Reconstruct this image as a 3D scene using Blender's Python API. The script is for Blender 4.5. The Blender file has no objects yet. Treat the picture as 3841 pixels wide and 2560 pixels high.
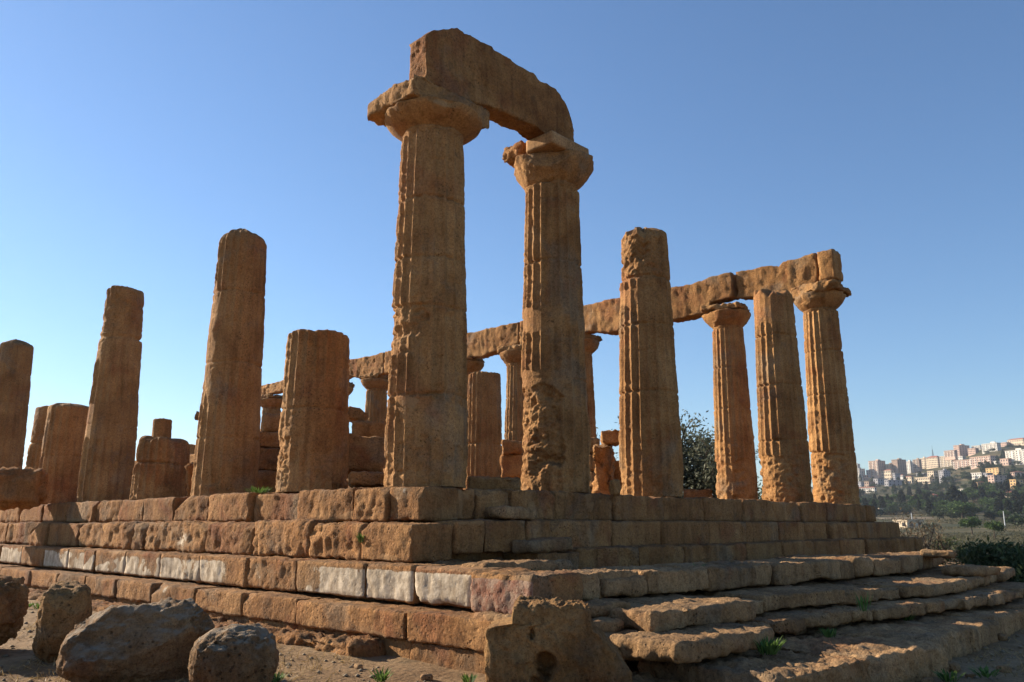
import bpy, math, random
import numpy as np
from mathutils import Vector, Matrix

random.seed(7)
RNG = np.random.default_rng(11)
sc = bpy.context.scene
COL = sc.collection
R = math.radians

# ------------------------------------------------------------------ camera, sky, sun, exposure
CAM = np.array([-8.41217, -9.76946, -0.55178])
YAW, PITCH, FPX = 0.756571, 0.217777, 3115.38          # focal length in pixels of a 3841-wide frame
PW, PH = 3841.0, 2560.0
_d = np.array([math.cos(YAW) * math.cos(PITCH), math.sin(YAW) * math.cos(PITCH), math.sin(PITCH)])
_r = np.cross(_d, [0, 0, 1.0]); _r /= np.linalg.norm(_r)
_u = np.cross(_r, _d)
cam_data = bpy.data.cameras.new('camera')
cam = bpy.data.objects.new('camera', cam_data)
COL.objects.link(cam)
cam.matrix_world = Matrix(((_r[0], _u[0], -_d[0], CAM[0]), (_r[1], _u[1], -_d[1], CAM[1]), (_r[2], _u[2], -_d[2], CAM[2]), (0, 0, 0, 1)))
cam_data.sensor_width = 36
cam_data.lens = FPX / PW * 36
cam_data.clip_start = 0.05
cam_data.clip_end = 12000
sc.camera = cam

SUN_AZ, SUN_EL = R(105), R(25.5)
world = bpy.data.worlds.new('World'); sc.world = world
world.use_nodes = True
wn = world.node_tree; wn.nodes.clear()
wo = wn.nodes.new('ShaderNodeOutputWorld'); wb = wn.nodes.new('ShaderNodeBackground')
sky = wn.nodes.new('ShaderNodeTexSky')
sky.sky_type = 'NISHITA'; sky.sun_disc = False
sky.sun_elevation = SUN_EL; sky.sun_rotation = R(90) - SUN_AZ
sky.altitude = 100; sky.air_density = 1.15; sky.dust_density = 0.15; sky.ozone_density = 6.0
wb.inputs['Strength'].default_value = 0.074
wn.links.new(sky.outputs[0], wb.inputs[0]); wn.links.new(wb.outputs[0], wo.inputs[0])
sun_data = bpy.data.lights.new('sun', 'SUN')
sun = bpy.data.objects.new('sun', sun_data); COL.objects.link(sun)
to_sun = Vector((math.cos(SUN_AZ) * math.cos(SUN_EL), math.sin(SUN_AZ) * math.cos(SUN_EL), math.sin(SUN_EL)))
sun.rotation_euler = to_sun.to_track_quat('Z', 'Y').to_euler()
sun.location = to_sun * 60
sun_data.energy = 5.0; sun_data.angle = R(0.53); sun_data.color = (1.0, 0.88, 0.71)
sc.view_settings.view_transform = 'Standard'
sc.view_settings.look = 'None'
sc.view_settings.exposure = 1.12
sc.view_settings.gamma = 1.0

# ------------------------------------------------------------------ numeric helpers
def ray(px, py):
    v = _d + _r * ((px - PW / 2) / FPX) + _u * ((PH / 2 - py) / FPX)
    return v
def at_z(px, py, z):
    v = ray(px, py); t = (z - CAM[2]) / v[2]; return CAM + v * t
def at_dist(px, py, dist):
    v = ray(px, py); return CAM + v * (dist / math.hypot(v[0], v[1]))

def _hash(ix, iy, iz, seed):
    h = (ix.astype(np.int64) * 374761393 + iy.astype(np.int64) * 668265263 + iz.astype(np.int64) * 2147483647 + seed * 1274126177) & 0xffffffff
    h = ((h ^ (h >> 13)) * 1103515245 + 12345) & 0xffffffff
    h = ((h ^ (h >> 15)) * 2246822519) & 0xffffffff
    h = h ^ (h >> 16)
    return (h & 0xffff) / 32767.5 - 1.0
def vnoise(P, seed=0):
    I = np.floor(P); f = P - I; f = f * f * (3 - 2 * f)
    x, y, z = I[:, 0], I[:, 1], I[:, 2]
    o = 0
    for dx in (0, 1):
        wx = f[:, 0] if dx else 1 - f[:, 0]
        for dy in (0, 1):
            wy = f[:, 1] if dy else 1 - f[:, 1]
            for dz in (0, 1):
                wz = f[:, 2] if dz else 1 - f[:, 2]
                o = o + wx * wy * wz * _hash(x + dx, y + dy, z + dz, seed)
    return o
def fbm(P, scale=1.0, octv=4, seed=0, gain=.5):
    s = np.asarray(scale, float); a, o, n = 1.0, 0.0, 0.0
    Q = P * s + seed * 3.17
    for k in range(octv):
        o = o + a * vnoise(Q, seed + k); n += a; a *= gain; Q = Q * 2.03 + 7.7
    return o / n * 1.6
def sstep(a, b, x):
    t = np.clip((x - a) / (b - a), 0, 1); return t * t * (3 - 2 * t)

# ------------------------------------------------------------------ object helpers
WLOC = {}
def tag(o, label=None, cat=None, group=None, kind=None):
    if label: o['label'] = label; o['kind'] = 'thing'
    if cat: o['category'] = cat
    if group: o['group'] = group
    if kind: o['kind'] = kind
    return o
def empty(name, label, cat, loc, group=None):
    o = bpy.data.objects.new(name, None); COL.objects.link(o)
    o.empty_display_size = .2
    o.location = Vector(loc); WLOC[o.name] = Vector(loc)
    return tag(o, label, cat, group)
def mesh_from(name, V, quads=None, tris=None, smooth=True, attrs=None):
    me = bpy.data.meshes.new(name)
    V = np.ascontiguousarray(V, np.float32)
    loops, starts, n = [], [], 0
    if quads is not None and len(quads):
        q = np.asarray(quads, np.int32); loops.append(q.ravel()); starts.append(np.arange(len(q)) * 4); n = len(q) * 4
    if tris is not None and len(tris):
        t = np.asarray(tris, np.int32); loops.append(t.ravel()); starts.append(n + np.arange(len(t)) * 3)
    loops = np.concatenate(loops); starts = np.concatenate(starts).astype(np.int32)
    me.vertices.add(len(V)); me.vertices.foreach_set('co', V.ravel())
    me.loops.add(len(loops)); me.loops.foreach_set('vertex_index', loops.astype(np.int32))
    me.polygons.add(len(starts)); me.polygons.foreach_set('loop_start', starts)
    me.polygons.foreach_set('use_smooth', np.full(len(starts), smooth))
    if attrs:
        for k, a in attrs.items():
            at = me.attributes.new(k, 'FLOAT', 'POINT'); at.data.foreach_set('value', np.asarray(a, np.float32))
    me.update(calc_edges=True); me.validate()
    return me
def place(name, me, mat, loc=(0, 0, 0), parent=None, rot=None):
    o = bpy.data.objects.new(name, me); COL.objects.link(o)
    if mat is not None and not me.materials: me.materials.append(mat)
    L = Vector(loc)
    if parent is not None:
        o.parent = parent; o.location = L - WLOC[parent.name]
    else: o.location = L
    if rot is not None: o.rotation_euler = rot
    WLOC[o.name] = L
    return o

# ------------------------------------------------------------------ materials
def nd(nt, typ, **kw):
    n = nt.nodes.new(typ)
    for k, v in kw.items():
        if k in n.inputs: n.inputs[k].default_value = v
        else: setattr(n, k, v)
    return n
def ramp(nt, fac, stops):
    n = nt.nodes.new('ShaderNodeValToRGB'); e = n.color_ramp.elements
    while len(e) < len(stops): e.new(.5)
    for i, (p, c) in enumerate(stops):
        e[i].position = p; e[i].color = (*c, 1) if len(c) == 3 else c
    nt.links.new(fac, n.inputs[0]); return n.outputs[0]
def mix(nt, fac, a, b, blend='MIX'):
    n = nt.nodes.new('ShaderNodeMix'); n.data_type = 'RGBA'; n.blend_type = blend
    for sock, val in ((n.inputs[0], fac), (n.inputs[6], a), (n.inputs[7], b)):
        if hasattr(val, 'is_linked'): nt.links.new(val, sock)
        elif isinstance(val, (int, float)): sock.default_value = val
        else: sock.default_value = (*val, 1)
    return n.outputs[2]
def mth(nt, op, a, b=None, c=None, clamp=False):
    n = nt.nodes.new('ShaderNodeMath'); n.operation = op; n.use_clamp = clamp
    for i, v in enumerate((a, b, c)):
        if v is None: continue
        if hasattr(v, 'is_linked'): nt.links.new(v, n.inputs[i])
        else: n.inputs[i].default_value = v
    return n.outputs[0]
def noise(nt, vec, scale, detail=5, rough=.6, dist=0.0):
    n = nt.nodes.new('ShaderNodeTexNoise'); n.inputs['Scale'].default_value = scale
    n.inputs['Detail'].default_value = detail; n.inputs['Roughness'].default_value = rough; n.inputs['Distortion'].default_value = dist
    nt.links.new(vec, n.inputs['Vector']); return n.outputs[0]
def mapr(nt, v, a, b, c=0.0, d=1.0):
    n = nt.nodes.new('ShaderNodeMapRange'); n.interpolation_type = 'SMOOTHSTEP'
    nt.links.new(v, n.inputs[0])
    for i, x in enumerate((a, b, c, d)): n.inputs[i + 1].default_value = x
    return n.outputs[0]
def new_mat(name):
    m = bpy.data.materials.new(name); m.use_nodes = True; nt = m.node_tree; nt.nodes.clear()
    out = nt.nodes.new('ShaderNodeOutputMaterial'); b = nt.nodes.new('ShaderNodeBsdfPrincipled')
    b.inputs['Roughness'].default_value = .92; b.inputs['Specular IOR Level'].default_value = .15
    nt.links.new(b.outputs[0], out.inputs[0]); return m, nt, b
def rand_coords(nt):
    tc = nt.nodes.new('ShaderNodeTexCoord'); oi = nt.nodes.new('ShaderNodeObjectInfo')
    v = nt.nodes.new('ShaderNodeVectorMath'); v.operation = 'MULTIPLY_ADD'
    nt.links.new(oi.outputs['Random'], v.inputs[0]); v.inputs[1].default_value = (37., 53., 71.)
    nt.links.new(tc.outputs['Object'], v.inputs[2]); return v.outputs[0], oi.outputs['Random']
def attr(nt, name):
    n = nt.nodes.new('ShaderNodeAttribute'); n.attribute_name = name; return n.outputs['Fac']

def stone(name, dark, mid, light, red=(.24, .075, .038), red_amt=.35, lichen=(.075, .06, .045), lich_amt=.5, top_amt=.5, bump=1.0, tone=.25):
    m, nt, b = new_mat(name); L = nt.links
    K = (.95, .855, .735)
    dark, mid, light, red, lichen = [tuple(x * k for x, k in zip(c, K)) for c in (dark, mid, light, red, lichen)]
    vec, rnd = rand_coords(nt)
    n1 = noise(nt, vec, 1.1, 6, .62, .3)
    col = ramp(nt, n1, [(.3, dark), (.5, mid), (.72, light)])
    ngy = noise(nt, vec, .85, 5, .62, .4)
    col = mix(nt, mth(nt, 'MULTIPLY', mapr(nt, ngy, .52, .68), .55), col, (.215, .168, .115))
    # rusty patches
    nr = noise(nt, vec, .75, 4, .6, .6)
    col = mix(nt, mth(nt, 'MULTIPLY', mapr(nt, nr, .54, .66), red_amt), col, red)
    # fine grain
    ng = noise(nt, vec, 26, 5, .75)
    col = mix(nt, 1.0, col, ramp(nt, ng, [(.25, (.5, .47, .45)), (.5, (1, 1, 1)), (.75, (1.45, 1.4, 1.3))]), 'MULTIPLY')
    nv = noise(nt, vec, 75, 3, .6)
    col = mix(nt, 1.0, col, ramp(nt, nv, [(.3, (.45, .42, .4)), (.46, (1, 1, 1)), (.7, (1, 1, 1)), (.8, (1.6, 1.5, 1.4))]), 'MULTIPLY')
    mp = nt.nodes.new('ShaderNodeMapping'); mp.inputs['Scale'].default_value = (7, 7, .7); L.new(vec, mp.inputs['Vector'])
    nst = noise(nt, mp.outputs[0], 1.0, 4, .6)
    col = mix(nt, 1.0, col, ramp(nt, nst, [(.3, (.70, .68, .66)), (.48, (1, 1, 1)), (.68, (1.12, 1.1, 1.06))]), 'MULTIPLY')
    vp = nt.nodes.new('ShaderNodeTexVoronoi'); vp.inputs['Scale'].default_value = 19; vp.inputs['Randomness'].default_value = 1; L.new(vec, vp.inputs['Vector'])
    kpit = mth(nt, 'MULTIPLY', mapr(nt, vp.outputs['Distance'], .30, .14), mapr(nt, noise(nt, vec, 1.6, 4, .6), .50, .62))
    col = mix(nt, mth(nt, 'MULTIPLY', kpit, .75), col, tuple(x * .22 for x in mid))
    # object to object tone
    tn = mth(nt, 'MULTIPLY_ADD', rnd, tone, 1 - tone / 2)
    col = mix(nt, 1.0, col, tn, 'MULTIPLY')
    # dark crust: blotches, and a grey film on surfaces facing up
    geo = nt.nodes.new('ShaderNodeNewGeometry'); sp = nt.nodes.new('ShaderNodeSeparateXYZ'); L.new(geo.outputs['Normal'], sp.inputs[0])
    nl = noise(nt, vec, 3.2, 7, .72, .2)
    k1 = mth(nt, 'MULTIPLY', mapr(nt, nl, .55, .72), lich_amt)
    nl2 = noise(nt, vec, 7.0, 5, .7)
    k2 = mth(nt, 'MULTIPLY', mth(nt, 'MULTIPLY', mapr(nt, sp.outputs[2], .35, .9), mapr(nt, nl2, .35, .62)), top_amt)
    col = mix(nt, mth(nt, 'MAXIMUM', k1, k2), col, lichen)
    # repair mortar and old white stucco carried by the mesh
    nm = noise(nt, vec, 5.0, 5, .65); nm2 = noise(nt, vec, 2.2, 6, .7)
    km = mapr(nt, mth(nt, 'ADD', attr(nt, 'mortar'), mth(nt, 'MULTIPLY_ADD', nm, .5, -.25)), .42, .58)
    mort = mix(nt, mapr(nt, nm2, .35, .7), (.29, .172, .08), (.36, .228, .115))
    col = mix(nt, mth(nt, 'MULTIPLY', km, .42), col, mort)
    nsx = mth(nt, 'ADD', mth(nt, 'MULTIPLY_ADD', nm2, .9, -.45), mth(nt, 'MULTIPLY_ADD', nl2, .35, -.175))
    ks = mapr(nt, mth(nt, 'ADD', attr(nt, 'stucco'), nsx), .47, .53)
    stc = mix(nt, mapr(nt, nl2, .35, .7), (.37, .285, .195), (.62, .51, .375))
    stc = mix(nt, 1.0, stc, ramp(nt, nst, [(.3, (.72, .68, .62)), (.55, (1, 1, 1))]), 'MULTIPLY')
    kf = mapr(nt, mth(nt, 'ADD', attr(nt, 'stucco'), nsx), .2, .5)
    col = mix(nt, mth(nt, 'MULTIPLY', kf, .6), col, (.27, .18, .10))
    col = mix(nt, ks, col, stc)
    kp = mapr(nt, mth(nt, 'ADD', attr(nt, 'pink'), mth(nt, 'MULTIPLY_ADD', nm2, .9, -.45)), .42, .6)
    col = mix(nt, mth(nt, 'MULTIPLY', kp, .8), col, mix(nt, mapr(nt, nl2, .4, .6), (.24, .105, .075), (.36, .25, .185)))
    L.new(col, b.inputs['Base Color'])
    # relief
    vo = nt.nodes.new('ShaderNodeTexVoronoi'); vo.inputs['Scale'].default_value = 13; L.new(vec, vo.inputs['Vector'])
    pits = mapr(nt, vo.outputs['Distance'], .0, .38)
    h = mth(nt, 'ADD', mth(nt, 'MULTIPLY', noise(nt, vec, 9, 8, .72), 1.0), mth(nt, 'MULTIPLY', pits, .22))
    h = mth(nt, 'SUBTRACT', h, mth(nt, 'MULTIPLY', kpit, .5))
    h = mth(nt, 'ADD', h, mth(nt, 'MULTIPLY', noise(nt, vec, 34, 5, .75), .3))
    bp = nt.nodes.new('ShaderNodeBump'); bp.inputs['Distance'].default_value = .085
    sm = mth(nt, 'MAXIMUM', mth(nt, 'MULTIPLY', km, .6), mth(nt, 'MULTIPLY', ks, .72))
    L.new(mth(nt, 'MULTIPLY', mth(nt, 'SUBTRACT', 1.0, sm), .75 * bump), bp.inputs['Strength'])
    L.new(h, bp.inputs['Height']); L.new(bp.outputs[0], b.inputs['Normal'])
    return m

M = {}
M['stone'] = stone('temple_stone', (.205, .098, .038), (.36, .198, .083), (.47, .29, .135), red_amt=.4, lich_amt=.55, top_amt=.35)
M['shaft'] = stone('column_stone', (.24, .125, .052), (.365, .208, .09), (.46, .285, .135), red_amt=.32, lich_amt=.42, top_amt=.6, bump=.8, tone=.18)
M['step'] = stone('step_stone', (.215, .105, .043), (.35, .19, .083), (.46, .28, .135), red_amt=.45, lich_amt=.5, top_amt=.5, bump=1.15)
M['terrace'] = stone('terrace_stone', (.25, .152, .08), (.39, .255, .14), (.51, .35, .205), red_amt=.3, lich_amt=.45, top_amt=.3, bump=1.1)
M['boulder'] = stone('boulder_stone', (.20, .12, .065), (.33, .21, .115), (.46, .33, .20), red_amt=.3, lichen=(.36, .33, .285), lich_amt=.35, top_amt=.9, bump=1.5)
M['capital_rock'] = stone('dark_crusted_stone', (.17, .09, .036), (.31, .18, .078), (.45, .30, .15), red_amt=.25, lichen=(.055, .042, .034), lich_amt=.95, top_amt=.35, bump=1.3)
M['new'] = stone('repair_stone', (.33, .20, .10), (.37, .23, .12), (.42, .27, .145), red_amt=0, lich_amt=.15, top_amt=.15, bump=.25, tone=0)

def plain(name, color, rough=.85, var=.2, scale=3.0, bump=0.0):
    m, nt, b = new_mat(name); vec, rnd = rand_coords(nt)
    n = noise(nt, vec, scale, 4, .6)
    c = ramp(nt, n, [(.3, tuple(x * (1 - var) for x in color)), (.7, tuple(min(1, x * (1 + var)) for x in color))])
    nt.links.new(c, b.inputs['Base Color']); b.inputs['Roughness'].default_value = rough
    if bump:
        bp = nt.nodes.new('ShaderNodeBump'); bp.inputs['Distance'].default_value = bump
        nt.links.new(n, bp.inputs['Height']); nt.links.new(bp.outputs[0], b.inputs['Normal'])
    return m
def leaf_mat(name, c0, c1, transl=.25):
    m, nt, b = new_mat(name); geo = nt.nodes.new('ShaderNodeNewGeometry')
    col = ramp(nt, geo.outputs['Random Per Island'], [(0, c0), (.8, c1), (1, tuple(x * 1.35 for x in c1))])
    nt.links.new(col, b.inputs['Base Color']); b.inputs['Roughness'].default_value = .6
    tr = nt.nodes.new('ShaderNodeBsdfTranslucent'); nt.links.new(col, tr.inputs[0])
    ms = nt.nodes.new('ShaderNodeMixShader'); ms.inputs[0].default_value = transl
    nt.links.new(b.outputs[0], ms.inputs[1]); nt.links.new(tr.outputs[0], ms.inputs[2])
    nt.links.new(ms.outputs[0], [n for n in nt.nodes if n.type == 'OUTPUT_MATERIAL'][0].inputs[0]); return m
M['leaf_olive'] = leaf_mat('olive_leaf', (.065, .07, .042), (.14, .145, .095))
M['leaf_scrub'] = leaf_mat('scrub_leaf', (.05, .048, .024), (.105, .095, .05))
M['leaf_dark'] = leaf_mat('dark_leaf', (.02, .034, .016), (.045, .068, .026))
M['leaf_pine'] = leaf_mat('pine_needle', (.03, .055, .016), (.065, .105, .026))
M['leaf_oleander'] = leaf_mat('oleander_leaf', (.035, .05, .018), (.085, .105, .04))
M['leaf_dry'] = leaf_mat('dry_leaf', (.10, .075, .045), (.19, .14, .085))
M['leaf_cypress'] = leaf_mat('cypress_leaf', (.013, .02, .012), (.028, .038, .018))
M['weed'] = leaf_mat('fresh_weed', (.05, .09, .02), (.11, .18, .04), .4)
M['dry_grass'] = leaf_mat('dry_grass', (.20, .125, .05), (.36, .25, .12), .3)
M['bark'] = plain('bark', (.09, .065, .045), .9, .35, 8, .02)
M['cable'] = plain('white_plastic', (.7, .7, .7), .4, .05)
M['pole'] = plain('pale_pole', (.62, .62, .62), .5, .05)
M['window'] = plain('dark_window', (.05, .052, .06), .25, .1)
M['rooftile'] = plain('red_roof', (.30, .12, .085), .9, .25, .3)
M['pebble'] = plain('pebble_stone', (.21, .16, .105), .9, .4, 1.0)

# ------------------------------------------------------------------ stone shapes
_gridcache = {}
def box_grid(hx, hy, hz, cell):
    n = [max(2, int(round(2 * h / cell))) for h in (hx, hy, hz)]
    key = tuple(n)
    if key not in _gridcache:
        ids = {}; quads = []; pts = []
        def vid(t):
            i = ids.get(t)
            if i is None: i = ids[t] = len(pts); pts.append(t)
            return i
        for ax in range(3):
            a, b2 = (ax + 1) % 3, (ax + 2) % 3
            for side in (0, n[ax]):
                for i in range(n[a]):
                    for j in range(n[b2]):
                        q = []
                        for (di, dj) in ((0, 0), (1, 0), (1, 1), (0, 1)):
                            t = [0, 0, 0]; t[ax] = side; t[a] = i + di; t[b2] = j + dj; q.append(vid(tuple(t)))
                        quads.append(q if side else q[::-1])
        _gridcache[key] = (np.array(pts, float) / np.array(n) * 2 - 1, np.array(quads, np.int32))
    g, q = _gridcache[key]
    return g * np.array([hx, hy, hz]), q
def rough_block(hx, hy, hz, cell=.05, seed=0, r=.05, amp=.02, pit=.03, chip=.6, warp=None, clips=(), strata=0.0, clip_soft=.02):
    P, Q = box_grid(hx, hy, hz, cell)
    off = np.array([seed * 1.7 % 91, seed * 2.9 % 83, seed * .77 % 77])
    h = np.array([hx, hy, hz])
    W = P + off
    rr = r * (1 + 1.5 * chip * np.maximum(fbm(W, 3.0, 4, seed, .6), -.45))[:, None]
    rr = np.clip(rr, .008, h.min() * .98)
    q = np.clip(P, -(h - rr), h - rr)
    d = P - q; ln = np.linalg.norm(d, axis=1, keepdims=True); n = d / np.maximum(ln, 1e-9)
    P2 = q + n * rr
    rdg = 1 - np.abs(fbm(W, 4.5, 4, seed + 9, .6)) * 1.6
    disp = amp * (fbm(W, 1.3, 3, seed + 5) * .8 + rdg * .7 - .3 + fbm(W, 13, 3, seed + 15) * .45)
    if pit: disp = disp - pit * 1.1 * np.abs(fbm(W, (3.0, 3.0, 2.1), 5, seed + 21, .62)) - pit * .5 * sstep(.3, .8, fbm(W, 1.7, 4, seed + 22, .6)) - pit * .25 * sstep(.1, .6, fbm(W, (9, 9, 4), 4, seed + 31)) + pit * .3 * fbm(W, (7, 7, 2.2), 3, seed + 37)
    if strata: disp = disp + strata * fbm(W, (2.0, 2.0, 11.), 3, seed + 41)
    P2 = P2 + n * disp[:, None]
    if warp is not None: P2 = warp(P2, h)
    for (nv, dd) in clips:
        nv = np.array(nv, float); nv /= np.linalg.norm(nv)
        e = P2 @ nv - dd - clip_soft * fbm(W, 3.0, 4, seed + 55)
        m = e > 0
        P2[m] -= np.outer(e[m], nv)
    return P2, Q, n, W
def add_block(name, mat, c, size, parent=None, rotz=0.0, tilt=(0, 0), attrs=None, **kw):
    V, Q, n, W = rough_block(size[0] / 2, size[1] / 2, size[2] / 2, **kw)
    a = attrs(V, n, W) if attrs else None
    return place(name, mesh_from(name, V, Q, attrs=a), mat, c, parent, (tilt[0], tilt[1], rotz))

# ------------------------------------------------------------------ columns
Z_NECK = 5.72
def shaft_mesh(R0, R1, H, seed, nth=200, nz=220, wipe=0.0, joints=(), zones=(), dome=.04, topn=.05, tiltv=(0, 0), edge=.05, flute=.055, fillamt=.0, base_rough=.35, notch=.006):
    th = np.linspace(0, 2 * np.pi, nth, endpoint=False)
    zz = np.linspace(0, H, nz)
    T, Zz = np.meshgrid(th, zz); T = T.ravel(); Zv = Zz.ravel()
    Rz = R0 + (R1 - R0) * np.clip(Zv / Z_NECK, 0, 1.05) ** 1.12
    off = seed * 5.3
    P = np.stack([np.cos(T) * Rz + off, np.sin(T) * Rz + off * .3, Zv + off * .7], 1)
    u = (T * 20 / (2 * np.pi)) % 1.0
    prof = 1 - (2 * u - 1) ** 2
    w = fbm(P, (.85, .85, .6), 4, seed) + wipe
    rough = np.zeros_like(Zv); smooth = np.zeros_like(Zv)
    for zone in zones:
        z0, z1, a0, a1, s, typ = zone
        Zw = Zv + .16 * fbm(P, 1.5, 4, seed + 77)
        m = sstep(z0 - .08, z0 + .06, Zw) * (1 - sstep(z1 - .06, z1 + .08, Zw))
        if a0 is not None:
            dth = (T + .55 * fbm(P, 1.7, 4, seed + 78) - (a0 + a1) / 2 + np.pi) % (2 * np.pi) - np.pi
            m = m * (1 - sstep((a1 - a0) / 2 - .12, (a1 - a0) / 2 + .12, np.abs(dth)))
        m = sstep(.35, .65, m)
        if typ == 'rough': rough = np.maximum(rough, m * s)
        else: smooth = np.maximum(smooth, m * s)
    rough = np.maximum(rough, base_rough * (1 - sstep(.1, .8, Zv + .35 * fbm(P, 1.5, 2, seed + 4))))
    wm = np.clip(np.maximum(np.maximum(sstep(.1, .45, w), rough), smooth), 0, 1)
    fd = flute * Rz / .6
    r = Rz - fd * prof * (1 - wm) - wm * fd * .55
    arris = (1 - prof) ** 2
    r = r - notch * arris * (sstep(.05, .5, fbm(P, (4, 4, 11), 4, seed + 13)) + .6 * sstep(.1, .6, fbm(P, (9, 9, 22), 2, seed + 14))) * (1 - smooth)
    rg = sstep(.0, .8, fbm(P, (2.6, 2.6, 4.2), 4, seed + 17))
    rdg = np.clip(1 - np.abs(fbm(P, (3.4, 3.4, 5.0), 4, seed + 18, .6)) * 1.7, -1, 1)
    r = r - rough * (.10 * rg + .05 * (1 - rdg) + .015) - (1 - smooth) * .009 * fbm(P, 6, 4, seed + 19)
    r = r - (1 - smooth) * .014 * sstep(.25, .7, fbm(P, (4, 4, 9), 3, seed + 23))
    r = r + .012 * fbm(P, .9, 2, seed + 29)
    for zj in joints:
        dz = np.abs(Zv - zj - .03 * fbm(P, 1.2, 2, seed + 3))
        r = r - (.026 + .035 * sstep(.2, .6, fbm(P, 3, 2, seed + 33))) * np.exp(-(dz / .022) ** 2) * (1 - smooth * .7)
    mort = np.maximum(smooth, .8 * fillamt * sstep(.15, .5, w) * sstep(-.1, .3, fbm(P, 1.3, 3, seed + 51)))
    # the lip rounds off towards the top
    lip = np.clip((Zv - (H - edge)) / edge, 0, 1)
    r = r - edge * .8 * (1 - np.sqrt(np.clip(1 - lip ** 2, 0, 1)))
    topz = (tiltv[0] * np.cos(T) + tiltv[1] * np.sin(T)) + topn * fbm(np.stack([np.cos(T) * 2 + off, np.sin(T) * 2, T * 0], 1), 1.2, 3, seed + 61)
    Zf = Zv + topz * sstep(H * .8, H, Zv)
    V = [np.stack([np.cos(T) * r, np.sin(T) * r, Zf], 1)]
    mort_all = [mort]
    rl = r[-nth:]; zl = Zf[-nth:]
    rings = 7
    for k in range(1, rings + 1):
        s = 1 - k / (rings + .0) if k < rings else .02
        zc = zl * s + (1 - s) * zl.mean() + dome * (1 - s * s)
        pr = np.stack([np.cos(th) * rl * s, np.sin(th) * rl * s, zc], 1)
        pr[:, 2] += .018 * fbm(pr + off, 3, 3, seed + 71)
        V.append(pr); mort_all.append(np.zeros(nth))
    mort_all[0] = mort_all[0] * (.30 + .34 * fbm(P, 1.9, 4, seed + 88)); V = np.concatenate(V); nr = nz + rings
    i = np.arange(nr - 1)[:, None] * nth; j = np.arange(nth)[None, :]; j2 = (j + 1) % nth
    Q = np.stack([i + j, i + j2, i + nth + j2, i + nth + j], -1).reshape(-1, 4)
    return mesh_from('shaft', V, Q, attrs={'mortar': np.concatenate(mort_all)})
def revolve_rough(prof, seed, nth=110, nz=40, amp=.03, pit=.04, squash=None):
    prof = np.array(prof, float)
    t = np.linspace(0, len(prof) - 1, nz)
    rr = np.interp(t, np.arange(len(prof)), prof[:, 0]); zz = np.interp(t, np.arange(len(prof)), prof[:, 1])
    th = np.linspace(0, 2 * np.pi, nth, endpoint=False)
    T = np.tile(th, nz); Rr = np.repeat(rr, nth); Zv = np.repeat(zz, nth)
    P = np.stack([np.cos(T) * Rr, np.sin(T) * Rr, Zv], 1); W = P + seed * 3.1
    d = amp * (fbm(W, 1.6, 3, seed) + .6 * fbm(W, 6, 3, seed + 3)) - pit * sstep(.15, .7, fbm(W, 3.2, 4, seed + 6))
    Rr2 = np.maximum(Rr + d, .01)
    V = np.stack([np.cos(T) * Rr2, np.sin(T) * Rr2, Zv + .3 * d], 1)
    i = np.arange(nz - 1)[:, None] * nth; j = np.arange(nth)[None, :]; j2 = (j + 1) % nth
    Q = np.stack([i + j, i + j2, i + nth + j2, i + nth + j], -1).reshape(-1, 4)
    return V, Q, W
def capital(col, x, y, z0, seed, a=.8, r1=.76, rn=.5, eh=.38, ah=.3, worn=.12, amp=.035, pit=.05, clips=(), eclips=(), nth=110, mortar_spot=None, rot=0):
    cap_V, cap_Q, W = revolve_rough([(rn - .02, -.06), (rn, 0), (rn + .012, .025), (rn - .012, .045)] + [(rn + .01 + (r1 - rn - .01) * math.sin(t * math.pi / 2) ** .95, .06 + (eh - .08) * t) for t in (.0, .15, .3, .45, .6, .75, .9, 1.0)] + [(r1 - .02, eh), (r1 - .2, eh + .02), (.03, eh + .02)], seed, nth, 46, amp * .7, pit * .7)
    for (nv, dd) in eclips:
        nv = np.array(nv, float); nv /= np.linalg.norm(nv)
        e = cap_V @ nv - dd - .05 * fbm(W, 2.5, 4, seed + 8); m = e > 0; cap_V[m] -= np.outer(e[m], nv)
    at = None
    if mortar_spot is not None:
        at = {'mortar': 1.2 * np.exp(-np.sum((cap_V - np.array(mortar_spot)) ** 2, 1) / .018)}
    cp = place('capital', mesh_from('capital', cap_V, cap_Q, attrs=at), M['shaft'], (x, y, z0), col)
    ab = None
    if ah > 0:
        ab = add_block('abacus', M['shaft'], (x, y, z0 + eh + ah / 2 - .01), (2 * a, 2 * a, ah), cp, rot, cell=.045, seed=seed + 3, r=worn, amp=amp, pit=pit, chip=.9, clips=clips)
    return cp, ab
def column(label, x, y, H, seed, R0=.66, R1=.515, cap=None, group='standing columns of the ruined temple', z0=0.0, cat='column', lean=(0, 0), **kw):
    c = empty('stone_column', label, cat, (x, y, z0), group)
    place('shaft', shaft_mesh(R0, R1, H, seed, **kw), M['shaft'], (x, y, z0), c)
    if cap is not None: capital(c, x, y, z0 + H, seed + 500, **cap)
    return c
RIGHT = -1.0          # shorthand angles: the camera stands towards -x -y
LIT0, LIT1 = 1.9, 3.6  # the azimuth range of the sun-touched left flank seen by the camera

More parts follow.
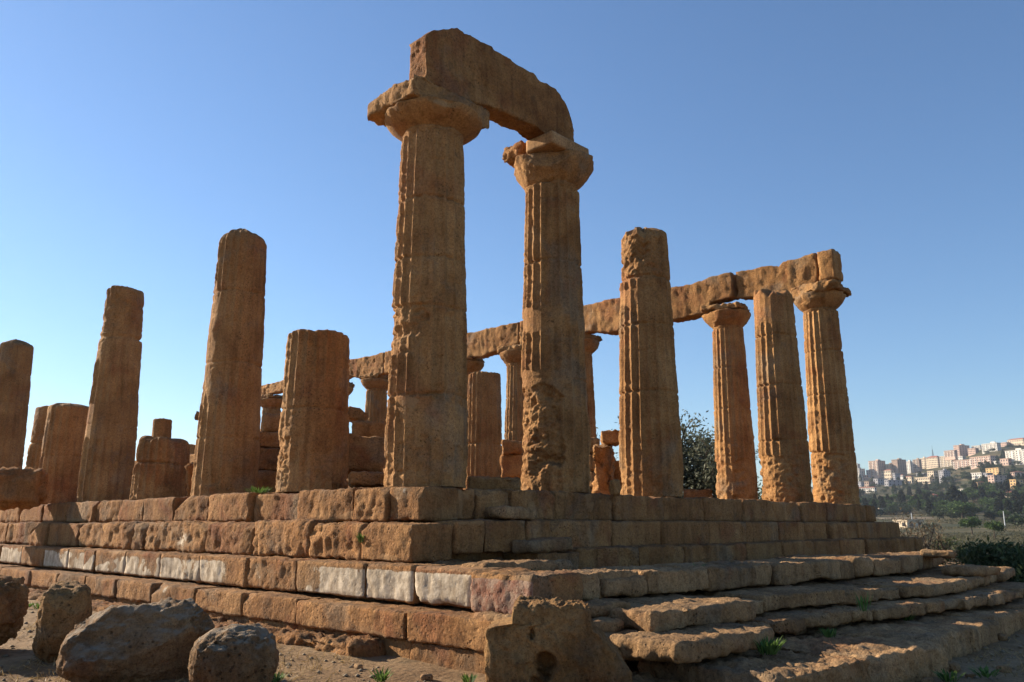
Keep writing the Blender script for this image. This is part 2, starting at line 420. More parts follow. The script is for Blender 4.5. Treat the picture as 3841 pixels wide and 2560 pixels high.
# corner column A and its neighbour B carry the front architrave
A = column('tallest and nearest corner column, wide worn capital under the left end of the curved beam', 0.02, 0.0, Z_NECK, 3, nth=260, nz=300, wipe=-.28,
           joints=(1.35, 2.75, 3.55, 4.55), zones=[(1.95, 2.75, 2.0, 3.9, .55, 'rough'), (.75, 1.3, 3.3, 5.3, .95, 'smooth'), (0, .2, None, None, .5, 'smooth')], fillamt=.6,
           cap=dict(a=.85, r1=.83, eh=.36, ah=.36, worn=.10, amp=.03, pit=.04, clips=[((0, -1, 0), .47), ((-.7, .2, .75), .76), ((-1, 1, 0), 1.10)], eclips=[((-.5, -1, .1), .80)], mortar_spot=(-.42, -.62, .24), nth=150))
B = column('second tall column of the front, its capital patched with a clean sawn slab', 3.06, 0.0, Z_NECK, 17, nth=240, nz=290, wipe=-.22,
           joints=(2.0, 4.2), zones=[(.25, 1.75, 2.0, 4.3, 1.0, 'rough'), (1.72, 2.05, 2.0, 4.2, .95, 'smooth'), (2.9, 3.3, 2.2, 4.2, .85, 'smooth')], fillamt=.5,
           cap=dict(a=.82, r1=.79, eh=.60, ah=.0, worn=.16, amp=.06, pit=.09, nth=130, eclips=[((-1, -.6, .35), .74)]))
capB = [o for o in B.children if o.name.startswith('capital')][0]
add_block('abacus', M['shaft'], (2.98, .48, 6.55), (1.05, .62, .36), capB, 0, cell=.045, seed=91, r=.12, amp=.06, pit=.08, chip=.9)
add_block('repair_slab', M['new'], (3.06 - .12, -.30, 6.43), (1.18, .66, .25), capB, 0, cell=.05, seed=92, r=.018, amp=.006, pit=.0, chip=.3,
          clips=[((.8, -.6, 0), .62)])
capB['label'] = 'half lost capital with sharp edged repair slab'
column('third front column, broken off below its capital, deeply pitted on its left side', 6.12, 0.0, 5.68, 29, R1=.52, nth=220, nz=260, wipe=-.15, dome=.12, topn=.12, edge=.12,
       joints=(2.1, 3.55, 4.6), zones=[(4.55, 5.8, 1.6, 4.6, .95, 'rough'), (3.95, 4.3, None, None, .6, 'smooth'), (0, 1.0, 3.4, 5.2, .6, 'smooth')], fillamt=.55)
column('column without capital standing between the two thin capped columns at right', 12.24, 0.0, 5.58, 41, R1=.505, nth=200, nz=220, wipe=-.42, dome=.06, topn=.14, edge=.1, tiltv=(.04, .08),
       joints=(1.55, 3.0, 4.35), zones=[(4.6, 5.5, 2.3, 3.5, .8, 'smooth'), (0, 1.1, 1.8, 4.2, .8, 'rough')], fillamt=.3)
column('far right corner column, beaked worn capital under the raised end of the long architrave', 15.30, 0.0, 5.62, 53, R1=.49, nth=200, nz=220, wipe=-.42,
       joints=(1.45, 3.1, 4.4), zones=[(0, 1.45, 1.6, 4.6, .9, 'rough'), (2.6, 2.75, None, None, .5, 'smooth')], fillamt=.3,
       cap=dict(a=.78, r1=.76, rn=.47, eh=.5, ah=.28, worn=.17, amp=.07, pit=.1, clips=[((-1, .5, .1), .62)], rot=.1))

# left flank, all broken
GL = 'broken columns along the left flank'
column('thick flat topped column stump just left of the tallest corner column', 0.0, 3.06, 2.86, 61, R1=.45, nth=220, nz=150, wipe=-.02, flute=.045, dome=.02, topn=.03, joints=(1.45,), zones=[(0, .55, 2.3, 3.8, .8, 'smooth'), (.3, .9, 1.8, 3.6, .8, 'rough')], group=GL, fillamt=.25)
column('tall round headed column left of centre, no capital', -.02, 6.12, 5.58, 73, R1=.485, nth=200, nz=220, wipe=.05, flute=.045, dome=.10, topn=.03, edge=.30, joints=(1.15, 2.7, 4.2), zones=[(0, 1.4, 2.2, 5.6, .3, 'smooth')], group=GL, fillamt=.4, base_rough=.35)
column('very low wide stump carrying a little round pillar piece', 0.02, 9.18, 1.36, 83, R1=.1, nth=180, nz=70, wipe=.1, dome=.02, topn=.08, edge=.12, joints=(.8,), group=GL, fillamt=.5)
column('slim tall column with a ringed upper drum, second tall one from the left edge', -.01, 12.24, 5.52, 97, R1=.475, nth=170, nz=200, wipe=-.1, dome=.05, topn=.04, edge=.1, joints=(1.9, 4.17, 4.2, 4.24), zones=[(1.5, 2.5, 2.0, 5.0, .8, 'smooth'), (4.2, 5.5, None, None, .35, 'rough')], group=GL, fillamt=.4)
column('reddish rounded stump close left of the slim ringed column', -.03, 15.30, 2.72, 101, R1=.45, nth=150, nz=100, wipe=.0, dome=.08, topn=.05, edge=.1, joints=(1.3,), group=GL, fillamt=.3)
column('narrow dark stump showing only its left edge behind the reddish stump', 0.53, 18.20, 2.98, 113, R1=.5, nth=120, nz=100, wipe=-.1, dome=.03, topn=.04, joints=(1.2, 1.9), group=GL)
column('tall dark column cut by the left edge of the picture', .12, 21.42, 5.45, 127, R1=.5, nth=130, nz=160, wipe=-.1, dome=.14, topn=.05, edge=.16, joints=(1.6, 3.4, 4.4), group=GL, fillamt=.2)
pp = place('pillar_piece', shaft_mesh(.205, .19, .46, 131, nth=60, nz=24, wipe=1.0, flute=.0, dome=.02, edge=.03, topn=.02, base_rough=0, notch=.0), M['shaft'], (-.06, 9.18, 1.36))
tag(pp, 'little round pillar piece standing on top of the low wide stump', 'pillar piece')

# far colonnade with capitals
GN = 'far colonnade under the long architrave'
NL = {1: 'first far column beside the capless column, broad lumpy capital in full view',
      2: 'far column wholly hidden behind the pitted third front column',
      3: 'far column peeping out right of the patched tall column, hooked capital edge',
      4: 'far column left of the patched tall column, half of its capital showing',
      5: 'far column showing only a sliver of capital right of the tallest column',
      6: 'far column hidden behind the tallest corner column',
      7: 'far column with bell shaped capital between the stump and the tallest column',
      8: 'far column whose capital touches the right edge of the flat topped stump',
      9: 'far column hidden behind the flat topped stump',
      10: 'last far column, capital just left of the flat topped stump'}
for k in range(1, 11):
    if k in (2, 6, 9) : pass
    dx = .05 if k == 7 else 0
    column(NL[k], 15.30 + dx, 3.06 * k, 5.6, 200 + 7 * k, R1=.49, nth=150, nz=130, wipe=-.4 if k < 4 else -.15, joints=(1.5, 3.0, 4.3),
           zones=[(0, 1.4, 1.6, 4.6, .7, 'rough'), (1.8, 2.0, 2.2, 4.0, .7, 'smooth')], group=GN, fillamt=.3,
           cap=dict(a=.66, r1=.77, rn=.48, eh=.5, ah=.26, worn=.24, amp=.06, pit=.09, nth=80, rot=.15 * (k % 3)))
# inner column and little repair
PI_ = at_dist(1818, 1404, 24)
column('reddish fluted inner column right of the tallest column', PI_[0], PI_[1], PI_[2], 301, R0=.56, R1=.42, nth=160, nz=120, wipe=-.42, dome=.03, topn=.03, joints=(1.7,), group='inner columns', flute=.06, base_rough=.1)

# ------------------------------------------------------------------ architraves (each beam rests on capitals: its own thing)
def profile_warp(x0, x1, top, bot):
    tx, tz = zip(*top); bx, bz = zip(*bot)
    def f(P, h):
        X = (P[:, 0] / h[0] + 1) / 2 * (x1 - x0) + x0
        u = (P[:, 2] / h[2] + 1) / 2
        zt = np.interp(X, tx, tz); zb = np.interp(X, bx, bz)
        out = P.copy(); out[:, 2] = zb + (zt - zb) * u; return out
    return f
x0, x1 = -.56, 3.21
o = add_block('architrave_beam', M['stone'], ((x0 + x1) / 2, -.23, 0), (x1 - x0, .46, 1.1), None, 0, cell=.04, seed=7, r=.035, amp=.02, pit=.022, chip=.8,
              warp=profile_warp(x0, x1, [(-.56, 7.24), (-.42, 7.38), (-.1, 7.56), (.1, 7.68), (.5, 7.70), (1.1, 7.68), (2.1, 7.66), (2.2, 7.6), (2.65, 7.62), (2.95, 7.42), (3.12, 7.22), (3.21, 7.0)],
                                [(-.56, 6.38), (.45, 6.42), (.75, 6.50), (1.2, 6.56), (2.1, 6.58), (2.5, 6.52), (3.21, 6.5)]))
tag(o, 'long curved topped beam joining the tops of the two tallest columns', 'architrave beam', 'architrave beams')
GA = 'architrave beams'
def nbeam(y0, y1, ztop, zbot, seed, label, x=14.85, th=.5, bot=None, top=None, **kw):
    top = top or [(y0, ztop), (y1, ztop)]; bot = bot or [(y0, zbot), (y1, zbot)]
    ln = y1 - y0
    V, Q, n, W = rough_block(ln / 2, th / 2, .5, cell=.07, seed=seed, r=.05, amp=.03, pit=.05, chip=.9, strata=.012, warp=profile_warp(y0, y1, top, bot))
    V2 = np.stack([-V[:, 1], V[:, 0], V[:, 2]], 1)
    o = place('architrave_beam', mesh_from('architrave_beam', V2, Q), M['stone'], (x + th / 2, (y0 + y1) / 2, 0))
    return tag(o, label, 'architrave beam', GA)
nbeam(-.72, -.20, 7.36, 6.45, 401, 'short upright end block of the long architrave above the far right corner capital', th=.62)
nbeam(-.17, 2.48, 7.36, 6.30, 402, 'badly pitted long beam ending at the upright end block', x=14.95, th=.5, top=[(-.17, 7.36), (.9, 7.34), (1.0, 7.22), (1.3, 7.3), (2.48, 7.33)], bot=[(-.17, 6.4), (.4, 6.25), (1.6, 6.35), (2.48, 6.45)])
nbeam(2.56, 5.9, 7.30, 6.35, 403, 'layered beam behind the pitted third front column, right hand piece', bot=[(2.56, 6.5), (3.4, 6.45), (3.45, 6.15), (4.8, 6.1), (5.9, 6.3)], top=[(2.56, 7.34), (3.4, 7.32), (3.9, 7.26), (5.9, 7.3)])
nbeam(5.95, 9.15, 7.33, 6.2, 404, 'straight beam seen between the patched tall column and the pitted third one', bot=[(5.95, 6.2), (7.4, 6.08), (8.2, 6.3), (9.15, 6.3)])
nbeam(9.2, 11.82, 7.28, 6.3, 405, 'beam hidden behind the patched tall column')
nbeam(11.86, 15.3, 7.27, 6.3, 406, 'beam seen between the tallest and the patched tall column, dark squared end', bot=[(11.86, 6.38), (13, 6.25), (14, 6.12), (15.3, 6.3)])
nbeam(15.35, 18.3, 7.25, 6.3, 407, 'beam hidden behind the tallest corner column')
nbeam(18.35, 20.3, 7.26, 6.22, 408, 'beam end touching the left edge of the tallest column')
nbeam(20.34, 24.4, 7.24, 6.35, 409, 'sagging beam between the flat topped stump and the tallest column', bot=[(20.34, 6.22), (22.3, 6.25), (22.9, 6.45), (24.4, 6.35)])
nbeam(24.45, 27.4, 7.2, 6.35, 410, 'beam hidden behind the flat topped stump', top=[(24.45, 7.22), (27.4, 7.2)])
nbeam(27.45, 32.2, 6.95, 6.35, 411, 'last low beam of the long architrave, just left of the flat topped stump', top=[(27.45, 7.5), (28.3, 7.5), (28.35, 6.95), (32.2, 6.9)])

# ------------------------------------------------------------------ stepped platform
plat = empty('temple_platform', 'four stepped platform of weathered ochre blocks under all the columns', 'stepped platform', (0, 0, -1.0))
for (xa, ya, xb, yb, za, zb) in ((-.5, -.5, 15.9, 38.0, -2.3, -.06), (-.95, -.95, 16.3, 38.4, -2.3, -.58), (-1.38, -1.38, 16.7, 38.8, -2.3, -1.12), (-1.8, -1.6, 17.0, 39.2, -2.3, -1.58)):
    V, Q = box_grid((xb - xa) / 2, (yb - ya) / 2, (zb - za) / 2, 3.0)
    place('core', mesh_from('core', V, Q, smooth=False), M['step'], ((xa + xb) / 2, (ya + yb) / 2, (za + zb) / 2), plat)
def level_cell(p):
    d = np.linalg.norm(np.array(p) - CAM); return float(np.clip(d * .0032, .028, .09))
def course(mat, parent, side, face, bounds, ztop, zbot, seed, depth=.75, jitter=.03, gap=.012, r=.04, amp=.02, pit=.03, attrs=None, notes=None, chip=.9, strata=.0, rc=0):
    """Blocks of one course; side 'left' runs along y with its face at x=face, 'front' runs along x with its face at y=face."""
    mid = (bounds[0] + bounds[-1]) / 2
    cpos = (face + depth / 2, mid, ztop) if side == 'left' else (mid, face + depth / 2, ztop)
    cs = empty('step_course', None, None, cpos); cs.parent = parent; cs.location = Vector(cpos) - WLOC[parent.name]
    rr = random.Random(seed)
    for i in range(len(bounds) - 1):
        a, b2 = sorted((bounds[i], bounds[i + 1])); a += gap / 2; b2 -= gap / 2
        kw = dict(r=r * rr.uniform(.7, 1.6), amp=amp * rr.uniform(.7, 1.4), pit=pit * rr.uniform(.6, 1.5))
        nt_ = (notes or {}).get(i, {})
        if nt_.get('skip'): continue
        if rr.random() < rc:
            sg = rr.choice((-1, 1)); hl = (b2 - a) / 2
            nv = np.array((-.8, sg * rr.uniform(.2, 1.0), rr.uniform(.5, 1.0))) if side == 'left' else np.array((sg * rr.uniform(.2, 1), -.8, rr.uniform(.5, 1)))
            nv /= np.linalg.norm(nv); cn = np.array((depth / 2, hl, .25)) if side == 'left' else np.array((hl, depth / 2, .25))
            kw['clips'] = [(nv, float(np.abs(nv) @ cn) - rr.uniform(.06, .2))]
        kw.update({k: v for k, v in nt_.items() if k in ('r', 'amp', 'pit', 'clips')})
        dz = rr.uniform(-jitter, jitter * .3) * .6 + nt_.get('dz', 0); df = rr.uniform(-jitter, jitter) + nt_.get('df', 0)
        zb = zbot + nt_.get('dzb', 0)
        zt = (ztop(a) if callable(ztop) else ztop) + dz
        if side == 'left': c = (face + df + depth / 2, (a + b2) / 2, (zt + zb) / 2); size = (depth, b2 - a, zt - zb)
        else: c = ((a + b2) / 2, face + df + depth / 2, (zt + zb) / 2); size = (b2 - a, depth, zt - zb)
        near = (face, (a + b2) / 2, zt) if side == 'left' else ((a + b2) / 2, face, zt)
        f = (lambda V, n, W, i=i, h=(zt - zb) / 2, c=c, s=size: attrs(i, V, n, W, h, c, s)) if attrs else None
        add_block('block', mat, c, size, cs, 0, attrs=f, cell=level_cell(near), seed=seed * 31 + i * 7, chip=chip, strata=strata, **kw)
    return cs
L1 = [23.5, 21.7, 20.2, 18.6, 16.84, 15.31, 12.37, 10.95, 9.52, 7.84, 6.46, 5.08, 3.6, 2.1, .61, -.2, -.87]
L1 = [24.4, 22.6, 21.2, 19.9, 17.6, 15.6, 13.9, 12.2, 10.6, 9.1, 7.84, 6.46, 5.08, 3.6, 2.1, .61, -.2, -.86]
L2 = [26.0, 24.0, 22.0, 20.2, 18.4, 16.7, 15.09, 13.15, 12.08, 10.31, 8.75, 7.32, 6.81, 4.31, 2.76, 1.13, -.15, -1.27]
L3 = [24.0, 22.2, 20.4, 18.7, 17.0, 15.4, 13.97, 12.41, 10.92, 9.44, 8.55, 8.0, 6.57, 5.05, 3.6, 2.07, .73, -.86, -1.8, -2.85]
L4 = [22.0, 20.2, 18.4, 16.5, 14.6, 12.33, 10.33, 8.78, 7.29, 5.87, 4.39, 2.87, 1.47, .07, -2.16, -3.9]
stucco_amt = {6: .85, 7: .42, 8: .9, 9: .88, 10: .75, 11: .82, 12: .85, 13: .92, 14: .88, 15: .36, 16: .82, 17: .85, 18: .85}
def stuc(i, V, n, W, h, c, s):
    k = stucco_amt.get(i, .15 if i < 6 else 0)
    z = V[:, 2] / h
    m = sstep(.35, .8, -n[:, 0]) * (1 - sstep(.55, .92, z)) * sstep(-1.02, -.8, z)
    y = V[:, 1] / (s[1] / 2)
    m = m * (1.0 if i >= 17 else .6 + .4 * sstep(-.28, .02, fbm(W, 2.0, 3, 60) - .25 * z + .12))
    if i in (10, 11): m = m * sstep(-.25, .35, -z - y * .7 + .25)
    if i == 14: m = m * sstep(-.7, .4, y)
    if i == 16: m = m * sstep(-.2, .3, .72 - y + .4 * z * 0)
    return {'stucco': m * k * .92, 'mortar': .55 * sstep(.2, .5, fbm(W, .9, 2, 5)) * (m < .2)}
def fill(i, V, n, W, h, c, s):
    lo = sstep(.2, 1.0, -V[:, 2] / h + .5 * fbm(W, 1.4, 3, 15) - .2)
    return {'mortar': .9 * lo * sstep(-.1, .4, fbm(W, .8, 2, i * 3 + 2)), 'stucco': .42 * sstep(.45, .75, fbm(W, 1.1, 3, 8)) * sstep(.3, .8, -n[:, 0])}
course(M['step'], plat, 'left', -.85, L1, 0.0, -.5, 11, r=.035, amp=.026, pit=.016, jitter=.05, rc=.5, attrs=fill)
course(M['step'], plat, 'left', -1.27, L2, -.5, -1.03, 12, r=.04, amp=.036, pit=.022, jitter=.06, rc=.8, attrs=fill)
course(M['step'], plat, 'left', -1.70, L3, -1.03, -1.47, 13, r=.03, amp=.012, pit=.02, jitter=.02, attrs=stuc,
       notes={15: dict(pit=.035, amp=.025), 18: dict(r=.09, pit=.01, dz=.0), 17: dict(r=.03, pit=.012), 7: dict(pit=.03)})
course(M['step'], plat, 'left', -2.10, L4, -1.49, -1.83, 14, r=.025, amp=.014, pit=.016, jitter=.025, gap=.02, rc=.3, attrs=fill)
course(M['step'], plat, 'left', -2.04, [22, 17, 12.2, 8.8, 5.9, 3, .1, -2.2, -3.9], -1.82, -2.15, 15, r=.02, amp=.012, pit=.01, jitter=.01)
course(M['step'], plat, 'left', -2.52, [18.5, 15.2, 12, 9.2, 6.7, 4.2, 2.0, .1, -1.75], -1.86, -2.3, 16, depth=.5, r=.12, amp=.05, pit=.05, jitter=.06, gap=.0)
F1 = [-.12, .29, 1.02, 2.09, 3.66, 5.2, 6.72, 8.33, 9.7, 11.2, 12.62, 13.95, 15.35, 16.15]
F2 = [-.54, .02, .9, 1.46, 3.04, 4.5, 6.11, 7.62, 9.06, 10.36, 11.9, 13.42, 14.71, 15.99, 16.57]
F3 = [-.95, .7, 1.61, 3.18, 4.58, 6.76, 8.3, 9.86, 11.24, 12.77, 14.13, 15.03, 16.37, 17.0]
def fillf(i, V, n, W, h, c, s):
    return {'mortar': .55 * sstep(.2, .7, fbm(W, 1.6, 4, i + 44)) * sstep(.3, .8, -n[:, 1])}
course(M['step'], plat, 'front', -.85, F1, -.01, -.49, 21, r=.03, amp=.022, pit=.035, jitter=.035, rc=.3, attrs=fillf)
course(M['step'], plat, 'front', -1.27, F2, -.48, -.94, 22, r=.025, amp=.015, pit=.02, jitter=.03, rc=.2, attrs=fillf, notes={9: dict(df=.12)})
course(M['step'], plat, 'front', -1.70, F3, -.89, -1.4, 23, r=.03, amp=.025, pit=.04, jitter=.03, notes={0: dict(dz=-.13), 1: dict(dz=-.04)})
for (c, s, tl, sd) in (((.80, -1.06, -.385), (.78, .36, .17), (0, .05), 3), ((1.0, -1.50, -.845), (.95, .42, .19), (0, -.03), 5)):
    o = add_block('fallen_slab', M['terrace'], c, s, None, .05, tl, cell=.04, seed=700 + sd, r=.06, amp=.02, pit=.02)
    tag(o, 'grey slab leaning on the top front step below the patched column' if sd == 3 else 'grey slab lying on the second front step', 'stone slab', 'loose slabs on the front steps')

# ------------------------------------------------------------------ front terrace with its own worn steps
ter = empty('front_terrace', 'worn paved terrace with four uneven steps in front of the temple', 'stone terrace', (3, -4, -1.5))
V, Q = box_grid(5.4, 1.2, .4, 2.0)
place('core', mesh_from('core', V, Q, smooth=False), M['terrace'], (4.9, -2.6, -1.86), ter)
def poly_at(poly, x):
    xs, ys = zip(*poly); y = float(np.interp(x, xs, ys)); i = min(max(np.searchsorted(xs, x) - 1, 0), len(xs) - 2)
    return y, math.atan2(ys[i + 1] - ys[i], xs[i + 1] - xs[i])
def row(poly, bounds, ztop, zbot, seed, depth=.8, notes=None, r=.05, amp=.024, pit=.035, jz=.02, jy=.04, gap=.015):
    cpos = (bounds[0], poly[0][1], -1.5)
    cs = empty('step_course', None, None, cpos); cs.parent = ter; cs.location = Vector(cpos) - WLOC[ter.name]
    rr = random.Random(seed)
    for i in range(len(bounds) - 1):
        a, b2 = bounds[i] + gap / 2, bounds[i + 1] - gap / 2
        n_ = (notes or {}).get(i, {})
        if n_.get('skip'): continue
        xm = (a + b2) / 2; y, ang = poly_at(poly, xm)
        zt = (np.interp(xm, *zip(*ztop)) if isinstance(ztop, list) else ztop) + rr.uniform(-jz, jz * .5) + n_.get('dz', 0)
        zb = zbot + n_.get('dzb', 0)
        yy = y + rr.uniform(-jy, jy) + n_.get('df', 0); dp = n_.get('depth', depth)
        ln = (b2 - a) / max(.5, math.cos(ang))
        nx, ny = -math.sin(ang), math.cos(ang)
        c = (xm + nx * dp / 2, yy + ny * dp / 2, (zt + zb) / 2)
        add_block('block', M['terrace'], c, (ln, dp, zt - zb), cs, ang + rr.uniform(-.03, .03), (rr.uniform(-.02, .02), rr.uniform(-.015, .015)), cell=level_cell((xm, y, zt)), seed=seed * 17 + i * 5,
                  r=n_.get('r', r) * rr.uniform(.8, 1.5), amp=amp * rr.uniform(.7, 1.3), pit=pit * rr.uniform(.6, 1.4), chip=.9, attrs=n_.get('attrs'))
def nearer(poly, f): return [(CAM[0] + (x - CAM[0]) * f, CAM[1] + (y - CAM[1]) * f) for x, y in poly]
def nearer_x(xs, f): return [CAM[0] + (x - CAM[0]) * f for x in xs]
pP = [(-2.2, -3.75), (0, -3.9), (2.2, -4.2), (4.5, -4.4), (7.5, -4.55), (9.5, -4.3), (12.5, -3.8)]
pB = nearer([(-2.2, -4.5), (-1.2, -4.6), (.4, -4.78), (.95, -4.62), (1.9, -4.6), (3.4, -4.92), (5.5, -5.3), (7.0, -5.45), (10.6, -5.2), (14, -4.6)], .955)
pC = nearer([(-2.6, -5.05), (-.5, -5.2), (.55, -5.25), (.65, -4.95), (1.2, -4.95), (3.4, -5.15), (5.2, -5.5), (6.6, -5.7), (9.2, -5.8), (13, -5.6)], .93)
pD = nearer([(-3, -5.2), (-.7, -5.3), (-.3, -5.8), (.9, -5.95), (2.4, -6.1), (4.6, -6.0), (7.1, -6.0), (9, -5.95), (14, -5.8)], .88)
def pinkf(V, n, W): return {'pink': 1.1 * sstep(.3, .8, -n[:, 0]) * (1 - sstep(.12, .2, V[:, 2])), 'stucco': .35 * sstep(.3, .8, -n[:, 0])}
row(pP, [-1.75, -.73, .06, 1.23, 2.3, 2.75, 4.55, 5.14, 5.77, 6.9, 8.03, 9.2, 10.4], [(-2, -1.05), (8, -1.09), (12, -1.13)], -1.37, 31, depth=1.0, r=.04,
    notes={0: dict(dz=.0, attrs=pinkf, depth=.5)})
row(pB, nearer_x([-1.9, -1.0, .95, 1.74, 3.4, 4.94, 5.53, 7.13, 8.7, 10.02, 11.6, 12.9], .955), [(-2, -1.40), (10, -1.39)], -1.58, 32, depth=1.45, r=.035, notes={0: dict(df=.22, dz=-.03), 1: dict(df=-.06, dz=.02)})
row(pC, nearer_x([-2.4, -1.35, .6, 1.19, 1.92, 2.57, 3.21, 3.71, 4.28, 5.0, 5.53, 6.14, 7.23, 7.9, 9.16, 10.29, 11.8], .93), [(-2.4, -1.61), (1, -1.59), (12, -1.585)], -1.75, 33, depth=1.1, r=.035, notes={0: dict(skip=True), 1: dict(dz=.02, df=-.06)})
row(pD, nearer_x([-1.75, -.55, 1.3, 3.2, 5.0, 6.7, 8.97, 11.5], .88), [(-3, -1.86), (0, -1.775), (2, -1.78), (5, -1.79), (12, -1.80)], -2.3, 34, depth=1.6, r=.06, amp=.035, pit=.045, jz=.03, notes={0: dict(df=.45, dz=-.06, depth=.7)})
# block with pink stucco at the terrace's left end, continuing the third temple step
add_block('block', M['step'], (-1.42, -3.38, -1.27), (.8, 1.02, .46), ter, -.06, cell=.03, seed=881, r=.07, amp=.02, pit=.03, attrs=lambda V, n, W: {'pink': 1.15 * sstep(.3, .8, -n[:, 0]) * (1 - sstep(.08, .2, V[:, 2])), 'stucco': .25 * sstep(.3, .8, -n[:, 0])})
add_block('block', M['terrace'], (-.55, -2.45, -1.10), (1.5, .5, .22), ter, -.1, cell=.03, seed=883, r=.06, amp=.02, pit=.03)
# paving slabs
rr = random.Random(5)
y = -2.05
ri = 0
while y > -3.5:
    d = rr.uniform(.55, .75); x = -.9 + rr.uniform(-.2, .2)
    while x < 10.5:
        w = rr.uniform(.8, 1.6)
        add_block('paving_slab', M['terrace'], (x + w / 2, y - d / 2, -1.25 + .04 * (-y - 2) - .05 + rr.uniform(-.02, .02)), (w - .03, d - .03, .24), ter, rr.uniform(-.03, .03), (rr.uniform(-.03, .03), rr.uniform(-.03, .03)),
                  cell=.07, seed=9000 + ri, r=.05, amp=.025, pit=.04); ri += 1
        x += w
    y -= d
for c, s, rz, lab, sd in ((tuple(at_z(3640, 2140, -1.33)), (1.15, .6, .16), -.1, 'flat slab lying loose at the far right end of the terrace steps', 1),
                          ((-1.25, -4.2, -1.40), (.75, .35, .16), -.1, 'small worn block wedged before the pink stuccoed block', 2),
                          ((8.6, -4.6, -1.08), (1.1, .5, .12), .2, 'thin rough slab lying on top of the terrace far right', 3)):
    o = add_block('loose_slab', M['terrace'], c, s, None, rz, (.02, .03), cell=.04, seed=860 + sd, r=.06, amp=.03, pit=.03)
    tag(o, lab, 'stone slab', 'loose slabs on the terrace')

# ------------------------------------------------------------------ fallen masonry inside the temple
def fallen(label, px0, px1, py0, py1, dist, seed, depth=.7, name='fallen_block', mat=None, rz=0, tilt=(0, 0), r=.08, group='fallen masonry between the columns', **kw):
    a = at_dist((px0 + px1) / 2, (py0 + py1) / 2, dist); k = np.linalg.norm(a - CAM) / FPX * .97
    w, h = (px1 - px0) * k, (py1 - py0) * k
    v = ray((px0 + px1) / 2, py0); az = math.atan2(v[1], v[0])
    o = add_block(name, mat or M['stone'], tuple(a), (w, depth, h), None, az - math.pi / 2 + rz, tilt, cell=max(.04, dist * .0035), seed=seed, r=r, amp=kw.pop('amp', .04), pit=kw.pop('pit', .06), **kw)
    return tag(o, label, 'stone block', group)
fallen('big tilted block between the flat topped stump and the tallest column', 1290, 1440, 1650, 1790, 16.6, 1, tilt=(-.25, .12), depth=.8)
fallen('dark block behind and above the big tilted block', 1320, 1440, 1585, 1660, 18.5, 2)
fallen('sloping slab on top of the dark block, by the gap of sky', 1298, 1382, 1535, 1590, 18.8, 3, tilt=(0, .3))
fallen('flat slab lying low left of the tallest column', 1308, 1445, 1775, 1826, 14.6, 4, depth=.9, r=.05)
fallen('square block of a ruined wall seen left of the flat topped stump, lower one', 966, 1060, 1685, 1770, 19.5, 5, r=.04)
fallen('square block of a ruined wall seen left of the flat topped stump, upper one', 968, 1062, 1625, 1686, 19.6, 6, r=.04)
fallen('rough top block of the ruined wall left of the flat topped stump', 988, 1060, 1558, 1628, 19.8, 7)
fallen('dark footing block of the ruined wall behind the round headed column', 950, 1050, 1768, 1850, 19.3, 8)
fallen('long low slab lying between the tallest and the patched tall column', 1752, 1950, 1793, 1860, 14.3, 9, depth=.8, r=.04, tilt=(0, .05))
fallen('pale rough stone left of the patched tall column', 1885, 1965, 1655, 1710, 21, 10)
fallen('dark red block under the pale rough stone', 1880, 1975, 1705, 1800, 21.2, 11)
fallen('crumbling red stone heap right of the patched tall column', 2225, 2300, 1670, 1880, 19, 12, r=.06, amp=.1, pit=.14)
fallen('grey topped block of the red stone heap', 2252, 2330, 1615, 1672, 19.2, 13)
fallen('red block leaning beside the pitted third column', 2295, 2345, 1725, 1880, 19.4, 14)
fallen('small upright stone touching the foot of the pitted third column', 2284, 2326, 1793, 1866, 14.6, 15, depth=.3, r=.1)
fallen('low red wall block right of the pitted third column', 2566, 2672, 1836, 1885, 25, 16, r=.03)
fallen('long dark block on the platform at the left picture edge', -120, 138, 1766, 1890, 24.5, 17, depth=.9, r=.3, amp=.09, pit=.1)
fallen('heap of stone between the low wide stump and the round headed column', 700, 735, 1735, 1872, 19.5, 18, r=.15, amp=.1, pit=.12)
fallen('low dark wall far behind the low wide stump', 690, 735, 1670, 1745, 30, 19)
fallen('stone chip jutting left of the round headed column', 731, 752, 1540, 1580, 21, 20, depth=.2)

def ruin_wall(label, xa, ya, xb, yb, th, prof, seed, hc=.52):
    t = empty('ruined_wall', label, 'ruined wall', (xa, ya, 0)); ln = math.hypot(xb - xa, yb - ya); an = math.atan2(yb - ya, xb - xa); rr = random.Random(seed)
    k = 0
    while k * hc < max(h for _, h in prof):
        s0 = -rr.uniform(0, .6)
        while s0 < ln:
            w = rr.uniform(.8, 1.5); m_ = s0 + w / 2; hh = float(np.interp(m_, *zip(*prof))) + rr.uniform(-.3, .2)
            if (k + .6) * hc < hh and 0 <= m_ <= ln:
                add_block('block', M['stone'], (xa + math.cos(an) * m_, ya + math.sin(an) * m_, (k + .5) * hc - .02), (w - .03, th * rr.uniform(.9, 1.05), hc - .015), t, an + rr.uniform(-.02, .02), cell=.09, seed=seed * 50 + k * 40 + int(s0 * 3), r=.05, amp=.035, pit=.06)
            s0 += w
        k += 1
    return t
ruin_wall('ruined inner wall of stacked blocks behind the left flank columns', 3.5, 7.5, 3.5, 33, .7, [(0, 1.9), (3, 1.7), (6, 1.2), (9, 1.6), (14, 1.2), (26, 1.1)], 61)
ruin_wall('ruined inner wall of stacked blocks on the far side of the temple', 11.8, 6.0, 11.8, 33, .7, [(0, 2.0), (4, 2.2), (9, 1.6), (14, 2.2), (27, 1.6)], 62)

